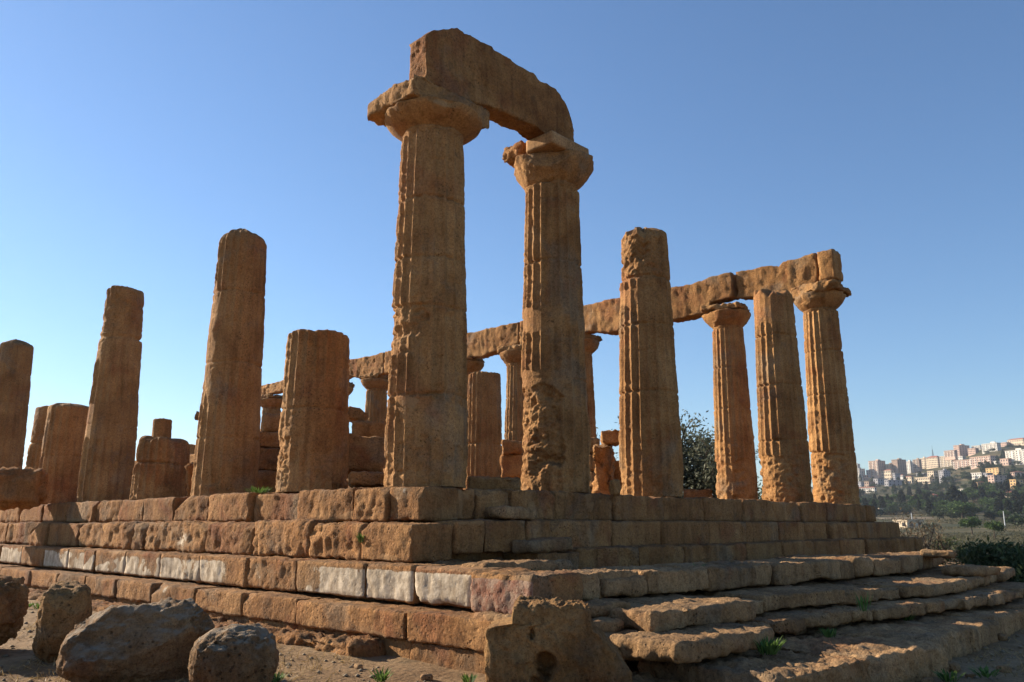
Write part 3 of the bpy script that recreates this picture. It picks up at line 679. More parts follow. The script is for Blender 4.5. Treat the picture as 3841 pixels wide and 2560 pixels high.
# ------------------------------------------------------------------ ground and hills
def ground_z(x, y):
    t = sstep(-4.5, .5, (x - y * .9 - 3.0) * .6)
    z = -1.97 - .12 * t
    W = np.stack([x, y, x * 0], 1)
    return z + .05 * fbm(W, .55, 3, 3) + .018 * fbm(W, 2.6, 3, 8)
AZK = np.array([-180, -60, -20, 5, 10, 12.2, 13.6, 15.5, 17, 18.4, 20, 21.3, 24, 28, 34, 60, 180.])
CRK = np.array([.0, .0, .06, .078, .083, .083, .080, .066, .060, .056, .052, .049, .04, .02, -.01, -.03, -.03])
def hill_z(x, y):
    dx, dy = x - CAM[0], y - CAM[1]; r = np.hypot(dx, dy); az = np.degrees(np.arctan2(dy, dx))
    ec = np.interp(az, AZK, CRK); lift = np.clip(ec / .055, 0, 1.6)
    rk = np.array([0, 30, 42, 60, 100, 170, 260, 450, 700, 1000, 1400, 1900])
    base = np.array([-.05, -.05, -.0405, -.038, -.033, -.027, -.0185, -.004, .006, .0, 0, 0])
    e1 = np.interp(r, rk, base)
    g = np.interp(r, [450, 700, 1000, 1400, 1900], [0, .02, .34, .68, 1.0])
    e = np.where(r > 450, np.interp(r, [450, 700], [-.004, .008]) * (1 - g) + g * ec, e1)
    e = np.where(lift < .05, np.minimum(e, -.02 - 0 * e), e)
    z = CAM[2] + np.minimum(r, 1950) * e - np.maximum(r - 1950, 0) * .15
    W = np.stack([x, y, x * 0], 1)
    z = z + np.clip((r - 60) / 200, 0, 1) * (.6 * fbm(W, .012, 3, 5) + np.clip(r / 900, 0, 1) * 3.5 * fbm(W, .006, 3, 6))
    return z
def terr_z(x, y):
    r = np.hypot(x - CAM[0], y - CAM[1])
    t = sstep(32., 55., r); return ground_z(x, y) * (1 - t) + hill_z(x, y) * t
def polar(r0, r1, nr, naz, name, mat):
    rs = np.geomspace(r0, r1, nr); th = np.linspace(-np.pi, np.pi, naz, endpoint=False)
    Rr, T = np.meshgrid(rs, th, indexing='ij'); x = CAM[0] + (Rr * np.cos(T)).ravel(); y = CAM[1] + (Rr * np.sin(T)).ravel()
    V = np.stack([x, y, terr_z(x, y)], 1)
    i = np.arange(nr - 1)[:, None] * naz; j = np.arange(naz)[None, :]; j2 = (j + 1) % naz
    Q = np.stack([i + j, i + naz + j, i + naz + j2, i + j2], -1).reshape(-1, 4)
    o = place(name, mesh_from(name, V, Q), mat); o['kind'] = 'structure'; return o
m, nt, b = new_mat('dry_gravel_earth'); tc = nt.nodes.new('ShaderNodeTexCoord'); vec = tc.outputs['Object']
c = ramp(nt, noise(nt, vec, .55, 6, .65), [(.32, (.165, .092, .042)), (.5, (.235, .148, .075)), (.68, (.31, .215, .12))])
c = mix(nt, 1.0, c, ramp(nt, noise(nt, vec, 14, 6, .75), [(.25, (.6, .58, .55)), (.5, (1, 1, 1)), (.75, (1.3, 1.28, 1.22))]), 'MULTIPLY')
c = mix(nt, mth(nt, 'MULTIPLY', mapr(nt, noise(nt, vec, 1.4, 6, .7), .55, .7), .5), c, (.07, .055, .03))
nt.links.new(c, b.inputs['Base Color'])
bp = nt.nodes.new('ShaderNodeBump'); bp.inputs['Distance'].default_value = .06; bp.inputs['Strength'].default_value = .8
vo = nt.nodes.new('ShaderNodeTexVoronoi'); vo.inputs['Scale'].default_value = 17; nt.links.new(vec, vo.inputs['Vector'])
nt.links.new(mth(nt, 'ADD', noise(nt, vec, 7, 8, .75), mth(nt, 'MULTIPLY', vo.outputs['Distance'], -.35)), bp.inputs['Height']); nt.links.new(bp.outputs[0], b.inputs['Normal'])
M['ground'] = m
m, nt, b = new_mat('hillside_scrub'); tc = nt.nodes.new('ShaderNodeTexCoord'); vec = tc.outputs['Object']
c = ramp(nt, noise(nt, vec, .02, 7, .68, .4), [(.34, (.032, .038, .015)), (.46, (.058, .055, .025)), (.57, (.10, .08, .04)), (.73, (.17, .122, .068))])
c = mix(nt, 1.0, c, ramp(nt, noise(nt, vec, .25, 5, .7), [(.3, (.55, .6, .5)), (.7, (1.25, 1.2, 1.15))]), 'MULTIPLY')
fc = attr(nt, 'field'); c = mix(nt, fc, c, mix(nt, mapr(nt, noise(nt, vec, .05, 5, .6), .35, .65), (.15, .11, .07), (.20, .155, .105)))
nt.links.new(c, b.inputs['Base Color']); M['hill'] = m
polar(1.2, 56, 230, 1000, 'ground', M['ground'])
hl = polar(54, 2700, 190, 900, 'hillside', M['hill'])
for v in hl.data.vertices: pass
co = np.empty(len(hl.data.vertices) * 3, np.float32); hl.data.vertices.foreach_get('co', co); co = co.reshape(-1, 3)
dd_ = co - CAM; zz_ = dd_ @ _d; px_ = PW / 2 + FPX * (dd_ @ _r) / np.maximum(zz_, .1); rr_ = np.hypot(dd_[:, 0], dd_[:, 1]); azd = np.degrees(np.arctan2(dd_[:, 1], dd_[:, 0]))
fld = sstep(16.8, 17.4, azd) * (1 - sstep(21.2, 21.8, azd)) * sstep(610, 630, rr_) * (1 - sstep(690, 715, rr_))
fa = hl.data.attributes.new('field', 'FLOAT', 'POINT'); fa.data.foreach_set('value', fld.astype(np.float32))
def hit(px, py):
    v = ray(px, py); hn = math.hypot(v[0], v[1]); v = v / hn
    rs = np.geomspace(20, 2400, 900); P = CAM + rs[:, None] * v
    below = P[:, 2] < terr_z(P[:, 0], P[:, 1])
    i = int(np.argmax(below)) if below.any() else len(rs) - 60
    return P[i], rs[i]

# ------------------------------------------------------------------ boulders in the foreground
def boulder(label, px0, px1, py0, py1, dist, seed, depth, r, rz=0, tilt=(0, 0), clips=(), amp=.06, pit=.06, mat='boulder', name='boulder', strata=0, sink=.08, cat='boulder'):
    a = at_dist((px0 + px1) / 2, (py0 + py1) / 2, dist); k = np.linalg.norm(a - CAM) / FPX * .96
    w, h = (px1 - px0) * k * .84, (py1 - py0) * k * .93 + sink
    v = ray((px0 + px1) / 2, py0); az = math.atan2(v[1], v[0])
    o = add_block(name, M[mat], (a[0], a[1], a[2] - sink / 2), (w, depth, h), None, az - math.pi / 2 + rz, tilt, cell=.022, seed=seed, r=r, amp=amp, pit=pit, chip=.35, clips=clips, strata=strata, clip_soft=.05)
    return tag(o, label, cat, 'loose boulders on the ground')
boulder('long grey crusted boulder lying across the ground at lower left', 245, 805, 2275, 2525, 9.0, 21, .8, .30, tilt=(.0, -.03), clips=[((-.15, -.75, .62), .28), ((.45, -1, -.5), .38), ((-.62, -.1, .8), .42), ((-1, 0, -.8), .64), ((.8, 0, .6), .60)], amp=.045)
boulder('round grey pitted boulder in front of the long one', 700, 1058, 2345, 2580, 7.8, 22, .7, .33, amp=.025, pit=.05, clips=[((-.6, -.2, 1), .33), ((1, 0, .8), .42)])
boulder('dark upright tapering stone standing behind the long boulder', 150, 335, 2203, 2440, 10.4, 23, .6, .2, amp=.03, pit=.03, strata=0, mat='capital_rock', name='standing_stone', clips=[((-1, 0, .33), .27), ((1, 0, .3), .29)], cat='standing stone')
boulder('dark rounded stone cut by the left picture edge', -240, 78, 2168, 2375, 11.4, 24, 1.0, .3, amp=.05, pit=.05, mat='capital_rock', cat='boulder')
# inverted capital fragment
D0 = np.array([at_z(2088, 2640, -2.08)[0], at_z(2088, 2640, -2.08)[1], -2.1])
va = math.atan2(D0[1] - CAM[1], D0[0] - CAM[0]); fx, fy = -math.cos(va), -math.sin(va); lx, ly = -math.sin(va), math.cos(va)
def frag(P, h):
    z = P[:, 2] + h[2]
    Lf = np.interp(z, [0, .62, .69, .72, .95], [.60, .60, .58, .38, .36]); Rt = np.interp(z, [0, .1, .2, .32, .43, .55, .66, .74, .95], [.56, .60, .62, .62, .56, .46, .36, .31, .30])
    u = (P[:, 0] / h[0] + 1) / 2; X = -Lf + u * (Lf + Rt)
    dk = np.sqrt(np.clip(1 - .55 * np.clip((X - .05) / .62, 0, 1) ** 2, .1, 1))
    Y = P[:, 1] * dk * np.interp(z, [0, .3, .75, .95], [1, 1, .8, .75])
    return np.stack([X * -lx + Y * -fx, X * -ly + Y * -fy, z], 1)
V, Q, nn, W = rough_block(.6, .42, .44, cell=.02, seed=771, r=.07, amp=.035, pit=.05, chip=.6, warp=frag)
for (lo, zo, rad, dp) in ((.22, .62, .055, .16), (.08, .42, .07, .2), (.1, .33, .06, .18), (.16, .2, .075, .12), (.45, .66, .05, .06)):
    cpt = np.array([lx * lo + fx * .40, ly * lo + fy * .40, zo]); d2 = np.linalg.norm((V - cpt) * [1, 1, .8], axis=1) + .03 * fbm(V + 7, 9, 3, 5)
    V -= np.outer(dp * (1 - sstep(.75, 1.25, d2 / rad)), [fx, fy, 0])
o = place('capital_fragment', mesh_from('capital_fragment', V, Q), M['capital_rock'], tuple(D0))
tag(o, 'broken dark crusted capital turned upside down, holes in its flat face, bottom centre', 'capital fragment')

# ------------------------------------------------------------------ plants
def tube(path, radii, ns=6):
    path = np.asarray(path, float); V, Q = [], []
    for i, p in enumerate(path):
        t = path[min(i + 1, len(path) - 1)] - path[max(i - 1, 0)]; t /= np.linalg.norm(t) + 1e-9
        a = np.cross(t, [0, 0, 1.0] if abs(t[2]) < .9 else [1.0, 0, 0]); a /= np.linalg.norm(a); b2 = np.cross(t, a)
        for k in range(ns):
            an = 2 * math.pi * k / ns; V.append(p + radii[i] * (math.cos(an) * a + math.sin(an) * b2))
    for i in range(len(path) - 1):
        for k in range(ns): Q.append([i * ns + k, i * ns + (k + 1) % ns, (i + 1) * ns + (k + 1) % ns, (i + 1) * ns + k])
    return np.array(V), np.array(Q, np.int32)
def merge(parts):
    Vs, Qs, n = [], [], 0
    for V, Q in parts: Vs.append(V); Qs.append(Q + n); n += len(V)
    return np.concatenate(Vs), np.concatenate(Qs)
def leaves(C, size, rng, aspect=.45, up=.0, jitter=.4):
    n = len(C)
    a = rng.normal(size=(n, 3)); a[:, 2] += up; a /= np.linalg.norm(a, axis=1, keepdims=True)
    b2 = np.cross(a, rng.normal(size=(n, 3))); b2 /= np.linalg.norm(b2, axis=1, keepdims=True)
    s = size * (1 + jitter * rng.uniform(-1, 1, (n, 1)))
    p0 = C - a * s * .5; p2 = C + a * s * .5; p1 = C + b2 * s * aspect * .5; p3 = C - b2 * s * aspect * .5
    V = np.stack([p0, p1, p2, p3], 1).reshape(-1, 3); Q = np.arange(4 * n).reshape(n, 4)
    return V, Q
def branch_tree(rng, h, spread, n_limb=6, levels=3, trunk_r=.12, base_split=.15):
    """limbs as (path, radii) and the twig tips"""
    limbs, tips = [], []
    def grow(p, d, ln, r, lev):
        path = [p]; n = 4
        for i in range(n):
            d = d + rng.normal(size=3) * .22 + np.array([0, 0, .05]); d /= np.linalg.norm(d)
            p = p + d * ln / n; path.append(p)
        limbs.append((np.array(path), np.linspace(r, r * .45, n + 1)))
        if lev == 0:
            for q in path[1:]: tips.append((q, d))
            return
        for k in range(n_limb if lev == levels else rng.integers(3, 6)):
            q = path[rng.integers(1 if lev < levels else 1, n + 1)]
            a = rng.uniform(0, 2 * math.pi); s = rng.uniform(.5, 1.0)
            nd_ = d * rng.uniform(.4, .9) + np.array([math.cos(a), math.sin(a), rng.uniform(-.1, .5)]) * s * spread; nd_ /= np.linalg.norm(nd_)
            grow(q, nd_, ln * rng.uniform(.5, .75), r * .5, lev - 1)
    grow(np.zeros(3), np.array([0, 0, 1.0]), h * .45, trunk_r, levels)
    return limbs, tips
def tree(name, label, cat, loc, h, seed, leafm, spread=.9, leaf=.12, per=10, scat=.18, levels=3, n_limb=6, trunk_r=.12, group=None, wide=1.0, bark='bark', aspect=.35):
    rng = np.random.default_rng(seed)
    limbs, tips = branch_tree(rng, h, spread, n_limb, levels, trunk_r)
    allp = np.concatenate([l[0] for l in limbs]); zs = h / max(allp[:, 2].max(), .1) * .95; sc3 = np.array([zs * wide, zs * wide, zs])
    t = empty(name, label, cat, loc, group)
    parts = [tube(p * sc3, np.maximum(r * 1.0, .008), 5) for p, r in limbs]
    V, Q = merge(parts); place('trunk', mesh_from('trunk', V, Q), M[bark], loc, t)
    T = np.array([p for p, d in tips]) * sc3
    C = np.repeat(T, per, 0) + rng.normal(size=(len(T) * per, 3)) * scat * np.array([1, 1, .8])
    C = C[C[:, 2] > .1]
    V, Q = leaves(C, leaf, rng, aspect); place('crown', mesh_from('crown', V, Q, smooth=False), M[leafm], loc, t)
    return t
def gz(x, y): return float(terr_z(np.array([x]), np.array([y]))[0])
p = at_dist(2590, 1900, 36); tree('olive_tree', 'grey green olive tree behind the temple, between the pitted and the capped column', 'tree', (p[0], p[1], -2.2), 6.3, 5, 'leaf_olive', spread=1.1, leaf=.17, per=24, scat=.33, levels=3, n_limb=12, trunk_r=.2, wide=1.0)
p = at_dist(2290, 1900, 37); tree('olive_tree', 'thin sprig of a tree behind the red stone heap', 'tree', (p[0], p[1], -2.2), 6.2, 6, 'leaf_olive', spread=.7, leaf=.16, per=5, scat=.2, levels=3, n_limb=6, trunk_r=.12)
p = at_dist(2850, 1900, 40); tree('olive_tree', 'low dark bush seen between the capped and the capless column', 'bush', (p[0], p[1], -2.2), 3.6, 7, 'leaf_dark', spread=1.0, leaf=.2, per=14, scat=.3, levels=2, n_limb=12, trunk_r=.12)
def bush(name, label, px, py, dist, w, h, seed, leafm, leaf, n, clumps=30, group=None, twigs=14, zbase=None, cat='bush', aspect=.4):
    rng = np.random.default_rng(seed); p = at_dist(px, py, dist); z = gz(p[0], p[1]) if zbase is None else zbase
    loc = (p[0], p[1], z); t = empty(name, label, cat, loc, group)
    cc = []
    while len(cc) < clumps:
        q = rng.uniform(-1, 1, 3); q[2] = abs(q[2])
        if np.linalg.norm(q) < 1 and np.linalg.norm(q) > .35: cc.append(q * np.array([w / 2, w / 2, h * .92]))
    cc = np.array(cc); C = cc[rng.integers(0, clumps, n)] + rng.normal(size=(n, 3)) * np.array([w, w, h]) * .085
    C = C[C[:, 2] > .02]
    V, Q = leaves(C, leaf, rng, aspect, up=.4); place('crown', mesh_from('crown', V, Q, smooth=False), M[leafm], loc, t)
    pts = [tube(np.array([[0, 0, -.1], q * .5 + rng.normal(size=3) * .05 * w, q * 1.05]), [.05, .03, .01], 5) for q in cc[:twigs]]
    V, Q = merge(pts); place('stem', mesh_from('stem', V, Q), M['bark'], loc, t)
    return t
bush('oleander_bush', 'leafy green bush filling the right edge behind the terrace', 3810, 2100, 27, 3.6, 1.15, 31, 'leaf_oleander', .17, 9000, 60, aspect=.3)
bush('oleander_bush', 'low left outlier of the leafy bush behind the terrace', 3670, 2110, 27.5, 1.3, .6, 32, 'leaf_oleander', .15, 2200, 22, aspect=.3)
bush('dry_shrub', 'brown dry shrub touching the right end of the temple steps', 3480, 2080, 33, 2.3, 2.0, 33, 'leaf_dry', .11, 1500, 30, twigs=30, aspect=.25)
bush('dry_shrub', 'second brown shrub reaching higher behind the lowest step end', 3430, 2060, 45, 3.8, 2.6, 34, 'leaf_dry', .14, 1800, 30, twigs=30, aspect=.25)
bush('round_shrub', 'dark rounded shrub right of the brown shrubs', 3565, 2060, 46, 2.7, 1.25, 35, 'leaf_oleander', .13, 3500, 40)
bush('round_shrub', 'small scrub clump far right of the dark rounded shrub', 3625, 2040, 60, 2.6, 1.0, 36, 'leaf_oleander', .15, 1800, 24)
# weeds
def weed(label, px, py, z, w, h, seed, n=40, m='weed', group='fresh green weeds', blade=.022, loc=None):
    rng = np.random.default_rng(seed)
    p = np.array(loc) if loc is not None else at_z(px, py, z)
    V, Q = [], []
    for i in range(n):
        a = rng.uniform(0, 2 * math.pi); rad = rng.uniform(0, .35) * w; b0 = np.array([math.cos(a) * rad, math.sin(a) * rad, -.01])
        tip = b0 + np.array([math.cos(a) * w * .5 * rng.uniform(.2, 1), math.sin(a) * w * .5 * rng.uniform(.2, 1), h * rng.uniform(.5, 1)])
        midp = (b0 + tip) / 2 + np.array([0, 0, h * .12]); s = np.array([-math.sin(a), math.cos(a), 0]) * blade * rng.uniform(.6, 1.3) * .5
        k = len(V); V += [b0 - s * .5, b0 + s * .5, midp + s, midp - s, tip]
        Q += [[k, k + 1, k + 2, k + 3], [k + 3, k + 2, k + 4, k + 4]]
    tr = np.array([q[:3] for q in Q if q[2] == q[3] or q[3] == q[2]] or np.zeros((0, 3)), np.int32)
    qs = np.array([q for q in Q if q[2] != q[3]], np.int32)
    tr = np.array([[q[0], q[1], q[2]] for q in Q if q[2] == q[3]], np.int32)
    o = place('weed_tuft', mesh_from('weed_tuft', np.array(V), qs, tr, smooth=False), M[m], tuple(p))
    return tag(o, label, 'weed', group)
weed('big bright green tuft growing on the lowest terrace slab', 2880, 2448, -1.775, .34, .17, 1, 90)
weed('small green tuft right of the big bright tuft', 3110, 2388, -1.775, .2, .11, 2, 40)
weed('green weed on the shaded terrace paving', 2620, 2150, -1.18, .22, .16, 3, 30)
weed('green weed in the crack of the second step below the tallest column', 1350, 2005, -.8, .16, .16, 4, 40, loc=(-1.27, -.2, -.78))
weed('green patch on the platform edge left of the flat topped stump', 990, 1834, 0, .5, .16, 5, 90, loc=(-.62, 3.75, -.02))
weed('green tuft on the ground below the fourth step', 1430, 2552, -1.98, .22, .12, 6, 40)
weed('green tuft in the ground left of the fallen capital', 1760, 2560, -2.0, .16, .09, 7, 30)
weed('bright green seedling by the dark standing stone', 147, 2282, -1.95, .26, .13, 8, 40)
weed('pale green seedling left of the bright seedling', 108, 2276, -1.95, .2, .1, 9, 30)
weed('green tuft among the pebbles at bottom right', 3560, 2552, -2.08, .26, .12, 10, 50)
weed('green tuft at bottom right corner near pale stones', 3700, 2535, -2.08, .3, .1, 11, 50)
weed('thin stems growing under the second terrace step', 3240, 2290, -1.58, .2, .26, 12, 14)
weed('weed at the foot of the third terrace step', 3400, 2325, -1.79, .22, .1, 13, 30)
weed('green spray beside the round boulder at the bottom edge', 1030, 2560, -2.0, .2, .1, 14, 40)
# dry grass, pebbles
rng = np.random.default_rng(77)
def scatter_xy(n):
    out = []
    while len(out) < n:
        px, py = rng.uniform(-200, 4050), rng.uniform(2230, 2900)
        p = at_z(px, py, -2.0 if px < 2200 else -2.08)
        if p[1] > -1.0 * 0 + 30 or np.linalg.norm(p - CAM) > 22: continue
        if p[0] > -2.6 and p[1] > -5.4: continue
        if p[0] > -1.6 and p[1] > -6.15: continue
        out.append(p[:2])
    return np.array(out)
XY = scatter_xy(9000)
base = np.array([[1, 0, 0], [-1, 0, 0], [0, 1, 0], [0, -1, 0], [0, 0, 1], [0, 0, -1]], float)
TRI = np.array([[0, 2, 4], [2, 1, 4], [1, 3, 4], [3, 0, 4], [2, 0, 5], [1, 2, 5], [3, 1, 5], [0, 3, 5]])
sz = .005 + .034 * rng.power(.33, len(XY)) ** 2 * (1 + 0 * XY[:, 0])
Vp = base[None] * sz[:, None, None] * rng.uniform(.6, 1.4, (len(XY), 6, 1)) * np.array([1, 1, .6])
ang = rng.uniform(0, 6.28, len(XY)); ca, sa = np.cos(ang), np.sin(ang)
Vp = np.stack([Vp[..., 0] * ca[:, None] - Vp[..., 1] * sa[:, None], Vp[..., 0] * sa[:, None] + Vp[..., 1] * ca[:, None], Vp[..., 2]], -1)
Vp[..., 0] += XY[:, None, 0]; Vp[..., 1] += XY[:, None, 1]; Vp[..., 2] += (ground_z(XY[:, 0], XY[:, 1]) + sz * .25)[:, None]
Tp = (TRI[None] + (np.arange(len(XY)) * 6)[:, None, None]).reshape(-1, 3)
o = place('gravel', mesh_from('gravel', Vp.reshape(-1, 3), None, Tp), M['pebble']); o['kind'] = 'stuff'
XY = scatter_xy(3200); cl = fbm(np.stack([XY[:, 0], XY[:, 1], XY[:, 0] * 0], 1), .9, 2, 4); XY = XY[(cl > -.05)]
C = np.stack([XY[:, 0], XY[:, 1], ground_z(XY[:, 0], XY[:, 1]) + .02], 1); C = np.repeat(C, 5, 0) + rng.normal(size=(len(C) * 5, 3)) * np.array([.05, .05, .012])
V, Q = leaves(C, .11, rng, .07, up=.5); o = place('dry_grass', mesh_from('dry_grass', V, Q, smooth=False), M['dry_grass']); o['kind'] = 'stuff'
GS = 'single stones on the ground'
for i, (px, py, s, lab) in enumerate(((3575, 2505, .13, 'pale round stone, largest in the lit patch at bottom right'), (3765, 2515, .10, 'pale stone near the right bottom corner'), (3640, 2525, .07, 'small pale stone below the largest pale one'),
                                      (3480, 2550, .09, 'pale stone cut by the bottom edge at right'), (3300, 2545, .1, 'grey stone in the shade under the terrace edge'), (3420, 2520, .08, 'brown stone in the shade right of the terrace corner'),
                                      (3760, 2405, .12, 'pale flat stone lit at the right side'), (1345, 2500, .07, 'small dark stone below the fourth temple step'), (1600, 2530, .09, 'flat stone left of the fallen capital'),
                                      (165, 2470, .11, 'flat stone left of the long boulder'), (860, 2360, .07, 'dark pebble on the earth ledge behind the round boulder'), (2210, 2555, .16, 'rounded stone at the foot of the fallen capital'))):
    p = at_z(px, py, -2.08 if px > 2100 else -1.98)
    o = add_block('loose_stone', M['terrace'], (p[0], p[1], gz(p[0], p[1]) + s * .25), (s * 1.5, s * 1.1, s * .9), None, i * 1.1, (.1, .05), cell=.02, seed=1200 + i, r=s * .35, amp=s * .12, pit=s * .1)
    tag(o, lab, 'stone', GS)
# cable ends
for lab, pts in (('thin white cable end curling over the front step', [at_z(1972, 2068, -.955), at_z(1992, 2066, -.945), at_z(2006, 2074, -.965), at_z(2012, 2092, -1.02)]),):
    V, Q = tube(pts, [.006] * len(pts), 8); o = place('cable', mesh_from('cable', V, Q), M['cable']); tag(o, lab, 'cable')

# ------------------------------------------------------------------ the hill town
wall_cache = {}
def wall_mat(c):
    if c not in wall_cache: wall_cache[c] = plain('plaster_%d' % len(wall_cache), c, .9, .1, .15)
    return wall_cache[c]
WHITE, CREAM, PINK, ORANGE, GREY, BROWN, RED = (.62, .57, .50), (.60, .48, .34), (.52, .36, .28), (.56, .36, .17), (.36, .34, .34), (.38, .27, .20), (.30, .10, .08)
def boxm(hx, hy, z0, z1):
    V = np.array([[sx * hx, sy * hy, z] for z in (z0, z1) for sx, sy in ((-1, -1), (1, -1), (1, 1), (-1, 1))], float)
    Q = np.array([[0, 3, 2, 1], [4, 5, 6, 7], [0, 1, 5, 4], [1, 2, 6, 5], [2, 3, 7, 6], [3, 0, 4, 7]], np.int32); return V, Q
ALPHA = R(40)
def building(crop, x0, x1, y0, y1, f, col, label, floors=5, roof='flat', bays=6, band=False, dist=None):
    ox, oy, s = {1: (3190, 1620, 6.534), 2: (3500, 1620, 6.534), 3: (3190, 1850, 3.615)}[crop]
    ax, bx, ay, by = ox + x0 / s, ox + x1 / s, oy + y0 / s, oy + y1 / s
    xm = (ax + bx) / 2
    P, r = hit(xm, by)
    if dist: P = at_dist(xm, by, dist); r = dist
    k = np.linalg.norm(P - CAM) / FPX * .98
    Wt, Ht = (bx - ax) * k, (by - ay) * k
    Lw, Dw = max(f * Wt / math.cos(ALPHA), 2.0), max((1 - f) * Wt / math.sin(ALPHA), 4.0)
    v = ray(xm, by); va = math.atan2(v[1], v[0])
    rz = va + math.pi - ALPHA + math.pi / 2   # local -y face looks towards the lit side
    c = (P[0] + math.cos(va) * .3 * (Lw + Dw) * .5, P[1] + math.sin(va) * .3 * (Lw + Dw) * .5, P[2])
    t = empty('apartment_building' if floors > 2 else 'house', label, 'building', c, 'buildings of the hill town'); t.rotation_euler = (0, 0, rz)
    def sub(name, V, Q, mat, par=None):
        me = mesh_from(name, V, Q, smooth=False); o = bpy.data.objects.new(name, me); COL.objects.link(o); me.materials.append(mat); o.parent = par or t; return o
    V, Q = boxm(Lw / 2, Dw / 2, -6, Ht); body = sub('wall', V, Q, wall_mat(col))
    if roof == 'flat':
        V, Q = boxm(Lw / 2 + .35, Dw / 2 + .35, Ht, Ht + .7); rf = sub('roof', V, Q, wall_mat(tuple(x * .8 for x in col)))
        if floors > 4:
            V, Q = boxm(Lw * .14, Dw * .16, Ht + .7, Ht + 3.2); V[:, 0] += Lw * .15; sub('stair_head', V, Q, wall_mat(col), rf)
    else:
        hx, hy, rh = Lw / 2 + .6, Dw / 2 + .6, min(Lw, Dw) * .25
        rx = max(hx - hy, hx * .1)
        V = np.array([[-hx, -hy, Ht], [hx, -hy, Ht], [hx, hy, Ht], [-hx, hy, Ht], [-rx, 0, Ht + rh], [rx, 0, Ht + rh]])
        me = mesh_from('roof', V, [[0, 1, 5, 4], [2, 3, 4, 5], [3, 2, 1, 0]], [[1, 2, 5], [3, 0, 4]], smooth=False); ro = bpy.data.objects.new('roof', me); COL.objects.link(ro); me.materials.append(M['rooftile']); ro.parent = t
    # windows: one mesh shared by all the windows of a building
    fh = Ht / floors; nb = max(2, min(bays, int(Lw / 3.2))); nd2 = max(1, min(4, int(Dw / 4)))
    ww, wh = min(1.9, Lw / nb * .5), fh * .52
    V, Q = boxm(ww / 2, .12, -wh / 2, wh / 2); wm = mesh_from('window', V, Q, smooth=False); wm.materials.append(M['window'])
    slab = None
    if band:
        V, Q = boxm(Lw / nb * .42, .55, -.12, .85); slab = mesh_from('balcony', V, Q, smooth=False); slab.materials.append(wall_mat(WHITE))
    for i in range(floors):
        z = fh * (i + .55)
        for j in range(nb):
            o = bpy.data.objects.new('window', wm); COL.objects.link(o); o.parent = t; o.location = ((j + .5) / nb * Lw - Lw / 2, -Dw / 2, z)
            if slab is not None and j % 2 == 0:
                o = bpy.data.objects.new('balcony', slab); COL.objects.link(o); o.parent = t; o.location = ((j + .5) / nb * Lw - Lw / 2, -Dw / 2 - .5, fh * i + .3)
        for j in range(nd2):
            o = bpy.data.objects.new('window', wm); COL.objects.link(o); o.parent = t; o.location = (Lw / 2, (j + .5) / nd2 * Dw - Dw / 2, z); o.rotation_euler = (0, 0, math.pi / 2)
    return t
